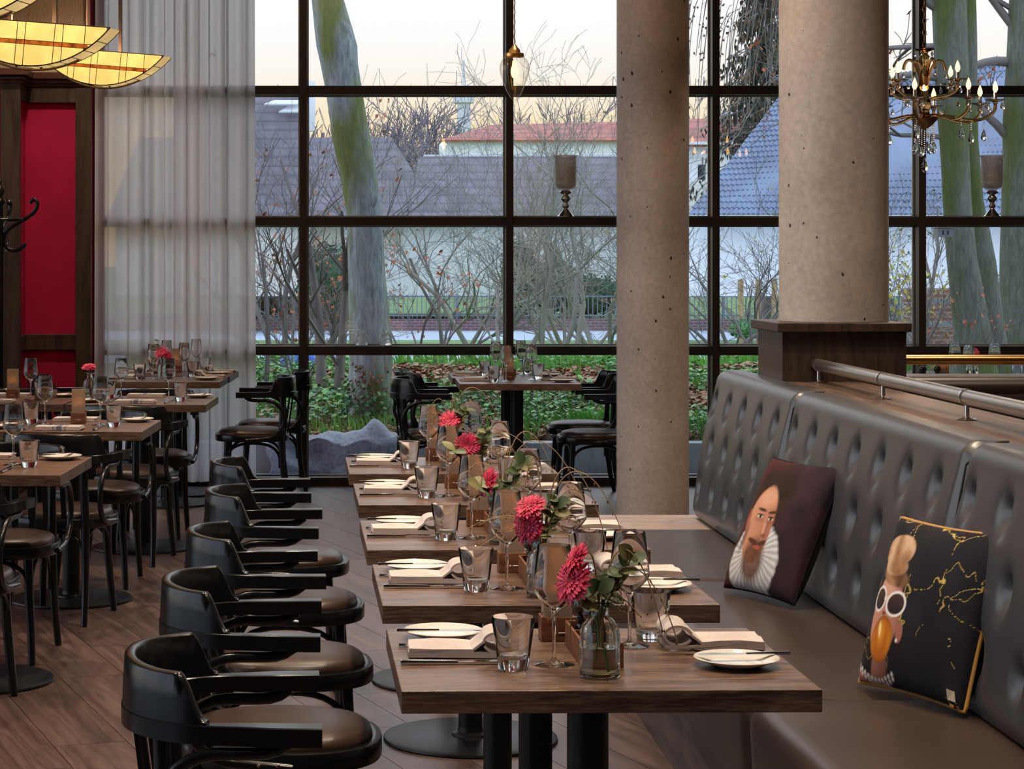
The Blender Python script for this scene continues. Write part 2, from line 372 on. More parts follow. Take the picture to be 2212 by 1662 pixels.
# ------------------------------------------------------------------ mesh helpers
class G:
    def __init__(s): s.v = []; s.f = []; s.mi = []; s.cur = 0
    def add(s, vs, fs):
        o = len(s.v); s.v.extend([tuple(p) for p in vs]); s.f.extend([tuple(i + o for i in f) for f in fs]); s.mi.extend([s.cur] * len(fs)); return s
    def box(s, x0, x1, y0, y1, z0, z1):
        return s.add([(x0, y0, z0), (x1, y0, z0), (x1, y1, z0), (x0, y1, z0), (x0, y0, z1), (x1, y0, z1), (x1, y1, z1), (x0, y1, z1)],
                     [(0, 3, 2, 1), (4, 5, 6, 7), (0, 1, 5, 4), (1, 2, 6, 5), (2, 3, 7, 6), (3, 0, 4, 7)])
    def cbox(s, c, sz, rz=0):
        x, y, z = c; a, b, h = sz[0] / 2, sz[1] / 2, sz[2] / 2
        vs = []
        for dz in (-h, h):
            for dx, dy in ((-a, -b), (a, -b), (a, b), (-a, b)):
                vs.append((x + dx * cos(rz) - dy * sin(rz), y + dx * sin(rz) + dy * cos(rz), z + dz))
        return s.add(vs, [(0, 3, 2, 1), (4, 5, 6, 7), (0, 1, 5, 4), (1, 2, 6, 5), (2, 3, 7, 6), (3, 0, 4, 7)])
    def lathe(s, prof, n=24, c=(0, 0, 0), ribs=None, sx=1, sy=1):
        vs = []; fs = []
        rows = []
        for k, (r, z) in enumerate(prof):
            if r < 1e-6:
                rows.append([len(vs)]); vs.append((c[0], c[1], c[2] + z))
            else:
                row = []
                for i in range(n):
                    a = 2 * pi * i / n; rr = r
                    if ribs: rr = r * (1 + ribs[1] * (abs(cos(a * ribs[0] / 2)) - .5) * ribs[2](k))
                    row.append(len(vs)); vs.append((c[0] + rr * cos(a) * sx, c[1] + rr * sin(a) * sy, c[2] + z))
                rows.append(row)
        for A, B in zip(rows, rows[1:]):
            if len(A) == 1 and len(B) == 1: continue
            for i in range(n):
                j = (i + 1) % n
                if len(A) == 1: fs.append((A[0], B[j], B[i]))
                elif len(B) == 1: fs.append((A[i], A[j], B[0]))
                else: fs.append((A[i], A[j], B[j], B[i]))
        return s.add(vs, fs)
    def tube(s, pts, rad, n=8, cap=True, flat=1.0, up=None, closed=False):
        pts = [Vector(p) for p in pts]; m = len(pts)
        if not hasattr(rad, '__len__'): rad = [rad] * m
        vs = []; fs = []
        t0 = (pts[1] - pts[0]).normalized()
        nrm = Vector(up) if up else (Vector((0, 0, 1)) if abs(t0.z) < .9 else Vector((1, 0, 0)))
        nrm = (nrm - t0 * nrm.dot(t0)).normalized()
        for i in range(m):
            if closed: t = (pts[(i + 1) % m] - pts[i - 1])
            else: t = pts[min(i + 1, m - 1)] - pts[max(i - 1, 0)]
            t = t.normalized() if t.length > 1e-9 else t0
            nrm = nrm - t * nrm.dot(t)
            nrm = nrm.normalized() if nrm.length > 1e-6 else Vector((1, 0, 0))
            b = t.cross(nrm)
            for k in range(n):
                a = 2 * pi * k / n
                vs.append(pts[i] + (nrm * cos(a) * flat + b * sin(a)) * rad[i])
        for i in range(m if closed else m - 1):
            for k in range(n):
                k2 = (k + 1) % n; i2 = (i + 1) % m
                fs.append((i * n + k, i * n + k2, i2 * n + k2, i2 * n + k))
        if cap and not closed:
            fs.append(tuple(reversed(range(n)))); fs.append(tuple((m - 1) * n + k for k in range(n)))
        return s.add(vs, fs)
    def prism(s, poly, fn0, fn1):
        n = len(poly); vs = [fn0(p) for p in poly] + [fn1(p) for p in poly]
        fs = [tuple(range(n))[::-1], tuple(range(n, 2 * n))] + [(i, (i + 1) % n, n + (i + 1) % n, n + i) for i in range(n)]
        return s.add(vs, fs)
    def grid(s, fn, nu, nv, cu=False, cv=False):
        vs = [fn(i / (nu if cu else nu - 1), j / (nv if cv else nv - 1)) for i in range(nu) for j in range(nv)]
        fs = []
        for i in range(nu if cu else nu - 1):
            for j in range(nv if cv else nv - 1):
                i2 = (i + 1) % nu; j2 = (j + 1) % nv
                fs.append((i * nv + j, i2 * nv + j, i2 * nv + j2, i * nv + j2))
        return s.add(vs, fs)
    def sweep(s, path, sect, closed=False):
        """path: list of (origin, xaxis, yaxis); sect: list of (a,b) closed polygon"""
        n = len(sect); vs = []; fs = []
        for o, xa, ya in path:
            for a, b in sect: vs.append(Vector(o) + Vector(xa) * a + Vector(ya) * b)
        m = len(path)
        for i in range(m if closed else m - 1):
            for k in range(n):
                i2 = (i + 1) % m; k2 = (k + 1) % n
                fs.append((i * n + k, i * n + k2, i2 * n + k2, i2 * n + k))
        if not closed:
            fs.append(tuple(reversed(range(n)))); fs.append(tuple((m - 1) * n + k for k in range(n)))
        return s.add(vs, fs)
    def mesh(s, name, mats, smooth=35):
        me = bpy.data.meshes.new(name); me.from_pydata(s.v, [], s.f)
        if not isinstance(mats, (list, tuple)): mats = [mats]
        for m in mats: me.materials.append(MATS[m])
        if len(mats) > 1: me.polygons.foreach_set('material_index', s.mi)
        if smooth:
            me.polygons.foreach_set('use_smooth', [True] * len(me.polygons))
            if smooth < 180: me.set_sharp_from_angle(angle=radians(smooth))
        me.update(); return me
    def obj(s, name, mats, parent=None, smooth=35, bevel=0, fix=True):
        me = s.mesh(name, mats, smooth)
        if fix:
            import bmesh
            bm = bmesh.new(); bm.from_mesh(me); bmesh.ops.recalc_face_normals(bm, faces=bm.faces); bm.to_mesh(me); bm.free()
        o = bpy.data.objects.new(name, me); COL.objects.link(o)
        if parent: o.parent = parent
        if bevel:
            b = o.modifiers.new('edge', 'BEVEL'); b.width = bevel; b.segments = 2; b.limit_method = 'ANGLE'; b.angle_limit = radians(40)
        return o

def tag(o, label=None, cat=None, group=None, kind=None):
    if label: o['label'] = label
    if cat: o['category'] = cat
    if group: o['group'] = group
    if kind: o['kind'] = kind
    return o
def thing(name, label, cat, loc=(0, 0, 0), rz=0, group=None, kind=None):
    o = bpy.data.objects.new(name, None); COL.objects.link(o); o.empty_display_size = .05
    o.location = loc; o.rotation_euler = (0, 0, rz)
    return tag(o, label, cat, group, kind)
def clone(root, loc=None, rz=None, label=None, group=None):
    def rec(o, par):
        c = o.copy(); COL.objects.link(c)
        if par: c.parent = par
        for ch in list(o.children): rec(ch, c)
        return c
    r = rec(root, None)
    if loc is not None: r.location = loc
    if rz is not None: r.rotation_euler = (0, 0, rz)
    if label: r['label'] = label
    if group: r['group'] = group
    return r
class Proto:
    """build a thing once, then hand out the first and copies of it"""
    def __init__(s, root): s.root = root; s.used = False
    def put(s, loc, rz, label, group=None):
        if not s.used:
            s.used = True; r = s.root; r.location = loc; r.rotation_euler = (0, 0, rz); r['label'] = label
            if group: r['group'] = group
            return r
        return clone(s.root, loc, rz, label, group)
def sg(v, p): return math.copysign(abs(v) ** p, v)
# ------------------------------------------------------------------ room shell
XL, XR, YB, YW = -3.7, 6.62, -4.0, 13.88
ROOM = (XL, XR, YB, YW + .1)
def struct(o, label, cat): return tag(o, label, cat, kind='structure')

fl = G().box(XL, XR, YB, YW + .16, -.16, -.009).obj('floor', 'soil')
struct(fl, 'dark reddish brown wood plank floor of the dining room', 'floor')
# planks
PW, PL, PA = .226, 1.30, radians(18.5)
ca, sa = cos(PA), sin(PA)
def pl2w(a, b): return (a * ca - b * sa, a * sa + b * ca)
plank_me = G().box(-PW / 2 + .0012, PW / 2 - .0012, -PL / 2 + .0012, PL / 2 - .0012, -.008, 0).mesh('plank', 'floor_wood', 0)
def clip(poly, f):
    out = []
    for i, p in enumerate(poly):
        q = poly[(i + 1) % len(poly)]; fp, fq = f(p), f(q)
        if fp >= 0: out.append(p)
        if (fp >= 0) != (fq >= 0):
            t = fp / (fp - fq); out.append((p[0] + (q[0] - p[0]) * t, p[1] + (q[1] - p[1]) * t))
    return out
rng = random.Random(4)
near = []; rest = G()
for k in range(-50, 70):
    off = rng.random() * PL
    for j in range(-12, 20):
        a, b = k * PW, j * PL + off
        cs = [pl2w(a + da * (PW / 2 - .0012), b + db * (PL / 2 - .0012)) for da, db in ((-1, -1), (1, -1), (1, 1), (-1, 1))]
        if max(c[0] for c in cs) < XL or min(c[0] for c in cs) > XR or max(c[1] for c in cs) < YB or min(c[1] for c in cs) > YW + .05: continue
        whole = all(XL < c[0] < XR and YB < c[1] < YW + .05 for c in cs)
        x, y = pl2w(a, b)
        px = PX + x * F / max(y, .5)
        if whole and y > 5.6 and -150 < px < 1700: near.append((y, a, b)); continue
        poly = cs
        for f in (lambda p: p[0] - XL, lambda p: XR - p[0], lambda p: p[1] - YB, lambda p: YW + .05 - p[1]): poly = clip(poly, f)
        if len(poly) > 2: rest.prism(poly, lambda p: (p[0] * ca + p[1] * sa, -p[0] * sa + p[1] * ca, -.008), lambda p: (p[0] * ca + p[1] * sa, -p[0] * sa + p[1] * ca, 0))
near.sort()
for y, a, b in near[300:]: rest.box(a - PW / 2 + .0012, a + PW / 2 - .0012, b - PL / 2 + .0012, b + PL / 2 - .0012, -.008, 0)
for y, a, b in near[:300]:
    o = bpy.data.objects.new('plank', plank_me); COL.objects.link(o); o.parent = fl
    x, y = pl2w(a, b); o.location = (x, y, 0); o.rotation_euler = (0, 0, PA)
ro = rest.obj('plank_field', 'floor_wood', fl, smooth=0); ro.rotation_euler = (0, 0, PA); ro['kind'] = 'stuff'

ce = G().box(XL, XR, YB, YW + .16, CEIL, CEIL + .12).obj('ceiling', 'plaster_ceiling'); struct(ce, 'warm white plaster ceiling above the frame', 'ceiling')
for x, y, w in DOWNLIGHTS:
    g = G(); g.lathe([(.055, CEIL - .012), (.062, CEIL - .012), (.062, CEIL)], 20, (x, y, 0)); o = g.obj('downlight_ring', 'steel', ce)
wb = G().box(XL, XR, YB - .15, YB, -.16, CEIL).obj('wall_back', 'plaster_wall'); struct(wb, 'tan plaster wall behind the camera', 'wall')
wr = G().box(XR, XR + .15, YB, YW + .16, -.16, CEIL).obj('wall_right', 'plaster_wall'); struct(wr, 'tan plaster side wall beyond the booths', 'wall')
# left wall, out of view; glazed opening guessed and widened to admit daylight
OY0, OY1, OZ0, OZ1 = -3.6, 12.9, .12, 4.05
g = G(); g.box(XL - .15, XL, YB, OY0, -.16, CEIL); g.box(XL - .15, XL, OY1, YW, -.16, CEIL); g.box(XL - .15, XL, OY0, OY1, -.16, OZ0); g.box(XL - .15, XL, OY0, OY1, OZ1, CEIL)
wl = g.obj('wall_left', 'plaster_wall', smooth=0); struct(wl, 'tan plaster side wall around the side windows', 'wall')
w2 = thing('window_guessed', 'long dark framed side window, guessed out of view and widened for daylight', 'window', kind='structure')
for k in range(11):
    y = OY0 + (OY1 - OY0) * k / 10
    G().box(XL - .12, XL - .02, y - .03, y + .03, OZ0, OZ1).obj('mullion', 'bronze_frame', w2, 0)
    if k < 10:
        y2 = OY0 + (OY1 - OY0) * (k + 1) / 10
        G().box(XL - .075, XL - .069, y + .03, y2 - .03, OZ0, OZ1).obj('pane', 'window_pane', w2, 0)

# ------------------------------------------------------------------ big window wall
MX = [-1.541 + 1.3455 * k for k in range(7)]
TZ = [.026, .8828, 1.7258, 2.581, 3.43, 4.17]
w1 = thing('window_1', 'dark bronze framed glass wall looking onto the trees', 'window', kind='structure')
for x in MX: G().box(x - .0235, x + .0235, YW, YW + .17, 0, CEIL).obj('mullion', 'bronze_frame', w1, 0, bevel=.002)
for z in TZ:
    for a, b in zip(MX, MX[1:]):
        G().box(a + .0235, b - .0235, YW + .004, YW + .166, z - .0265, z + .0265).obj('transom', 'bronze_frame', w1, 0, bevel=.002)
for a, b in zip(MX, MX[1:]):
    for c, d in zip(TZ, TZ[1:]):
        x0, x1, z0, z1 = a + .0235, b - .0235, c + .0265, d - .0265
        pn = G().box(x0 + .004, x1 - .004, YW + .135, YW + .141, z0 + .004, z1 - .004).obj('pane', 'window_pane', w1, 0)
        g = G(); t = .011
        for q in ((x0, x0 + t, z0, z1), (x1 - t, x1, z0, z1), (x0 + t, x1 - t, z0, z0 + t), (x0 + t, x1 - t, z1 - t, z1)):
            g.box(q[0], q[1], YW + .115, YW + .134, q[2], q[3])
        g.obj('glazing_bead', 'glazing_strip', pn, 0)

# ------------------------------------------------------------------ red panelled wall beside the curtain
YP = 13.68
x0, x1 = -1.985, -1.555
rw = thing('wall_panelled', 'red panelled wall with dark wood stiles and a cornice', 'wall', kind='structure')
G().box(XL, x1 - .01, YP + .02, YW + .16, 0, CEIL).obj('backing', 'red_fabric', rw, 0)
G().box(XL, x1 - .01, YP + .012, YP + .021, 2.66, CEIL).obj('upper_paper', 'damask_paper', rw, 0)
YP1 = 13.38
xb = -1.97
G().box(XL, xb - .01, YP1 + .02, YP + .019, 0, 2.6).obj('pier', 'red_fabric', rw, 0)
G().box(XL, xb, YP1 + .3, YP + .02, 2.66, CEIL).obj('pier_paper', 'damask_paper', rw, 0)
def rail_(x0, x1, y0, y1, z0, z1, nm='stile', m='dark_wood'): return G().box(x0, x1, y0, y1, z0, z1).obj(nm, m, rw, 0, bevel=.003)
rail_(-1.655, x1, YP - .01, YP + .03, 0, 2.58)
rail_(xb, -1.655, YP - .008, YP + .03, 2.482, 2.58, 'rail'); rail_(xb, -1.655, YP - .008, YP + .03, .895, .995, 'rail'); rail_(xb, -1.655, YP - .008, YP + .03, 0, .16, 'rail')
rail_(-2.09, xb + .003, YP1 - .006, YP1 + .03, 0, 2.60)
rail_(xb - .012, xb + .004, YP1 + .03, YP - .008, 2.482, 2.58, 'rail'); rail_(xb - .012, xb + .004, YP1 + .03, YP - .008, .895, .995, 'rail'); rail_(xb - .012, xb + .004, YP1 + .03, YP - .008, 0, .16, 'rail')
for zz, ov in ((2.585, .012), (2.605, .03), (2.632, .05)):
    g = G(); g.prism([(XL, YP1 - ov), (xb + ov, YP1 - ov), (xb + ov, YP - ov), (x1 + ov * .3, YP - ov), (x1 + ov * .3, YP + .03), (XL, YP + .03)], lambda p: (p[0], p[1], zz), lambda p: (p[0], p[1], zz + (.02 if zz < 2.63 else .045)))
    g.obj('cornice', 'cornice_wood', rw, 0, bevel=.004)

# ------------------------------------------------------------------ concrete columns
def column(name, c, r, z0, label):
    g = G(); g.lathe([(r, z0), (r, CEIL)], 64, (0, 0, 0)); o = g.obj(name, 'column_concrete', smooth=60); o.location = (c[0], c[1], 0)
    return tag(o, label, 'column')
column('concrete_column', (1.80, 12.0), .202, 0, 'slim round concrete column standing on the floor near the window')
column('concrete_column', (1.872, 7.97), .2005, 1.246, 'thick round concrete column rising from the dark wood plinth')
pl = thing('column_plinth', 'square dark wood plinth box under the thick concrete column', 'plinth')
G().box(1.634, 2.086, 7.75, 8.19, 0, 1.212).obj('body', 'dark_wood', pl, 0, bevel=.002)
G().box(1.611, 2.098, 7.72, 8.22, 1.212, 1.245).obj('cap', 'dark_wood', pl, 0, bevel=.003)

# ------------------------------------------------------------------ sheer curtain
def curt(u, v):
    z = .035 + v * 4.1
    x = -1.535 + u * 1.02 + .02 * (u - .5) * (1 - v)
    ph = (u + .035 * sin(u * 9.3 + 1) + .012 * sin(u * 27)) * 2 * pi * 11
    amp = .026 + .016 * sin(u * 23 + 2 * v)
    y = 13.81 + amp * sin(ph + .6 * sin(u * 31) + .25 * sin(v * 3 + u * 9)) + .01 * sin(ph * 2.3 + 1)
    return (x + .018 * sin(ph * 1.0 + 1.3) , y, z)
g = G(); g.grid(curt, 340, 26)
o = g.obj('sheer_curtain', 'sheer_cloth', smooth=180, fix=False)
tag(o, 'pale sheer floor-length curtain hanging in folds before the window', 'curtain')

# ------------------------------------------------------------------ banquette along the row of tables
bq = thing('tufted_banquette', 'long button-tufted dark leather banquette with seat and wooden ledge', 'banquette')
BX0 = .965; YE = 8.45; YS = 1.2
G().box(.985, 1.60, YS, YE - .35, 0, .20).obj('kickboard', 'kick_wood', bq, 0)
# timber bench end
g = G(); g.box(.93, 1.60, YE - .34, YE + .14, 0, .445); g.obj('bench_end', 'bench_end_wood', bq, 0, bevel=.004)
# seat cushions
def seat_mod(y0, y1):
    L = y1 - y0; nS = 40
    prof = [(1.62, .21), (BX0 + .01, .21)]
    for k in range(9):
        a = pi - k * pi / 2 / 8
        prof.append((BX0 + .055 + .055 * cos(a), .395 + .055 * sin(a)))
    prof += [(1.15, .453), (1.35, .452), (1.62, .450)]
    n = len(prof); g = G(); rows = []
    for k in range(nS + 1):
        t = k / nS; y = y0 + .002 + (L - .004) * t
        e = min(t, 1 - t) * L; d = .010 * exp(-(e / .014) ** 2)
        rows.append([(x + (d if j > 0 and x < 1.1 else 0), y, z - (d if z > .3 else 0) + (.0025 * sin(7 * y + 9 * x) if z > .44 else 0)) for j, (x, z) in enumerate(prof)])
    g.add([p for r in rows for p in r], [(k * n + j, k * n + (j + 1) % n, (k + 1) * n + (j + 1) % n, (k + 1) * n + j) for k in range(nS) for j in range(n)] + [tuple(range(n)), tuple(nS * n + j for j in range(n))])
    return g.obj('seat_cushion', 'bench_leather', bq, 50)
SB = [YS, 3.16, 4.98, 6.80, YE - .345]
for a, b in zip(SB, SB[1:]): seat_mod(a, b)
# tufted back
def back_x(z): return 1.425 + (z - .45) * .185
def back_mod(y0, y1, first=False, n_in_row=7):
    L = y1 - y0; sp = L / n_in_row
    btn = []
    for r, z in enumerate((.905, .745, .585)):
        cnt = n_in_row if r != 1 else n_in_row
        for k in range(cnt):
            y = y1 - sp * (k + (.30 if r != 1 else .72))
            if y0 + .04 < y < y1 - .03: btn.append((y, z))
    prof = []
    nz = 46
    for k in range(nz): prof.append((.455 + (.985 - .455) * k / (nz - 1), 0))
    nyS = int(L / .0125)
    g = G(); rows = []
    for i in range(nyS + 1):
        t = i / nyS; y = y0 + L * t; e = min(t, 1 - t) * L
        edge = .022 * exp(-(e / .018) ** 2)
        row = []
        for z, _ in prof:
            d = 0
            for by, bz in btn:
                dy = y - by; dz = z - bz
                if abs(dy) < .09 and abs(dz) < .12:
                    w = .026
                    hgt = .040 if dz < 0 else .032
                    d = max(d, .034 * exp(-((dy / w) ** 2) - ((dz / hgt) ** 2)) + .010 * exp(-((dy / .045) ** 2) - ((dz / .05) ** 2)))
            bott = .018 * exp(-((z - .455) / .02) ** 2)
            puff = .014 * sin(pi * min(1, max(0, (z - .45) / .55)))
            row.append((back_x(z) - puff + d + edge + bott, y, z))
        R = .052; zt = .985; xt = back_x(zt)
        for k in range(1, 9):
            a = k / 8 * pi / 2 * .98
            row.append((xt + R - R * cos(a) + edge, y, zt + R * sin(a) - edge))
        row.append((1.632, y, 1.034)); row.append((1.632, y, .50)); row.append((1.60, y, .455))
        rows.append(row)
    n = len(rows[0])
    g.add([p for r in rows for p in r], [(k * n + j, k * n + (j + 1) % n, (k + 1) * n + (j + 1) % n, (k + 1) * n + j) for k in range(nyS) for j in range(n)] + [tuple(range(n)), tuple(nyS * n + j for j in range(n))])
    o = g.obj('back_panel', 'tuft_leather', bq, 60)
    return o
back_mod(7.07, YE + .06, True, 5); back_mod(5.14, 7.068); back_mod(3.21, 5.138); back_mod(YS, 3.208)
for y in (3.209, 5.139, 7.069):
    pts = [(back_x(z) + .004, y, z) for z in (.47, .6, .75, .9, .98)] + [(1.60, y, 1.034), (1.631, y, 1.035)]
    G().tube(pts, .0032, 6).obj('seam', 'seam_black', bq, 60)
G().box(1.6325, 1.918, YS, 7.749, .99, 1.030).obj('ledge', 'ledge_wood', bq, 0, bevel=.003)
G().box(1.64, 1.90, YS, 7.749, 0, .989).obj('rear_panel', 'dark_wood', bq, 0)
# steel hand rail on the ledge
hr = thing('steel_handrail', 'brushed steel handrail on short posts along the banquette ledge', 'handrail')
def rail_tube(parent, p0, p1, z, r, mat, posts, axis):
    a, b = Vector((*p0, z)), Vector((*p1, z)); g = G(); g.tube([a, b], r, 24); g.obj('rail', mat, parent, 40)
    d = (b - a).normalized()
    for q in posts:
        c = a + d * q
        P = G(); P.lathe([(.0, .0), (.026, 0), (.028, .003), (.012, .007), (.0075, .010), (.0065, z - r - 1.030 + .004), (0, z - r - 1.030 + .004)], 20, (c.x, c.y, 1.0302)); P.obj('post', 'steel', parent, 40)
        R = G(); R.tube([c - d * .008, c + d * .008], r + .0025, 24); R.obj('collar', 'steel', parent, 40)
    return parent
rail_tube(hr, (1.755, 7.742), (1.755, YS + .1), 1.094, .021, 'brushed_steel', [.042, .942, 1.842, 2.742, 3.642, 4.542, 5.442], 'y')
# perpendicular booth beyond the plinth
bo = thing('booth_back', 'dark brown leather booth back standing beside the column plinth', 'booth')
G().box(2.092, 5.6, 8.06, 8.16, 0, .985).obj('back_shell', 'dark_wood', bo, 0)
g = G(); sect = [(0, 0)]
g.grid(lambda u, v: (2.092 + u * 3.5, 8.06 - .012 - .03 * sin(pi * v) if v < 1 else 8.06, .3 + v * .70), 8, 20)
g.obj('leather_panel', 'booth_leather', bo, 60)
G().tube([(2.092, 8.085, .985), (5.6, 8.085, .985)], .045, 18, flat=1.0).obj('top_roll', 'booth_leather', bo, 60)
G().box(2.092, 5.6, 8.10, 8.30, 1.012, 1.030).obj('ledge', 'ledge_wood', bo, 0, bevel=.002)
G().box(2.092, 5.6, 8.30, 8.75, 0, .45).obj('seat', 'booth_leather', bo, 0, bevel=.02)
br = thing('brass_rail', 'warm brass-toned rail running across behind the column plinth', 'handrail')
rail_tube(br, (2.088, 8.2), (5.6, 8.2), 1.089, .0195, 'brass', [.03, 1.0, 2.0, 3.0], 'x')
# ------------------------------------------------------------------ tables
TH = .755
def make_table(w, d):
    r = thing('dining_table', '', 'table')
    G().box(-w / 2, w / 2, -d / 2, d / 2, TH - .038, TH).obj('table_top', 'table_wood', r, 0, bevel=.0015)
    G().lathe([(0, .018), (.0375, .018), (.0375, TH - .045), (0, TH - .045)], 32).obj('pedestal', 'black_metal', r, 40)
    G().lathe([(0, 0), (.262, 0), (.268, .004), (.266, .010), (.25, .014), (0, .0145)], 56).obj('base_plate', 'black_metal', r, 30)
    G().lathe([(.036, .0145), (.058, .0145), (.056, .020), (.040, .026), (.0375, .04)], 28).obj('collar', 'black_metal', r, 40)
    G().box(-.16, .16, -.16, .16, TH - .046, TH - .038).obj('top_plate', 'black_metal', r, 0)
    return r
PT = Proto(make_table(.705, .60)); PS = Proto(make_table(.70, .66))
TABLES = {}
def put_table(key, proto, loc, deg, label, grp):
    o = proto.put((loc[0], loc[1], 0), radians(deg), label, grp); TABLES[key] = (loc, radians(deg)); return o
ROW = [(.1134, 3.55), (.102, 4.428), (.0834, 5.276), (.0746, 6.242), (.0539, 7.146)]
ORD = ['first', 'second', 'third', 'fourth', 'fifth']
RG = 'dining tables along the banquette'
DESC = ['nearest of the banquette row', 'second of the banquette row', 'middle one of the banquette row', 'fourth of the banquette row', 'last of the banquette row before the window']
for k, (xl, yf) in enumerate(ROW):
    a = radians(1.0); cx = xl + .3525 * cos(a) - .3 * sin(a); cy = yf + .3525 * sin(a) + .3 * cos(a)
    put_table('T%d' % (k + 1), PT, (cx, cy), 1.0, 'rectangular wood-top pedestal dining table, ' + DESC[k], RG)
LG = 'dining tables on the far side of the aisle'
def lt(key, xr, yf, deg, label):
    a = radians(deg); cx = xr - .35 * cos(a) - .33 * sin(a); cy = yf - .35 * sin(a) + .33 * cos(a)
    put_table(key, PS, (cx, cy), deg, label, LG)
lt('L1', -.911, 7.107, -2.6, 'wood-top pedestal table at the left picture edge, nearest of the aisle row')
lt('L2', -.800, 8.891, -2.4, 'wood-top pedestal table second in the aisle row, with upright card holder')
lt('L3', -.632, 10.558, -2.3, 'wood-top pedestal table third in the aisle row, before the curtain')
lt('M3', -1.345, 10.60, -2.3, 'wood-top pedestal table before the red panel, with two pepper mills')
lt('L4', -.668, 12.517, -2.3, 'wood-top table before the curtain, near one of the joined pair')
lt('L5', -.637, 13.10, -2.3, 'wood-top table against the curtain, far one of the joined pair')
WG = 'dining tables by the window'
put_table('B1', PT, (1.088, 12.62), -.8, 'wood-top table beside the slim column, near one of the window pair', WG)
put_table('B2', PT, (1.078, 13.225), -.8, 'wood-top table against the glass, far one of the window pair', WG)
put_table('U1', PT, (3.72, 12.75), 0, 'wood-top table behind the brass rail in the right booth', WG)

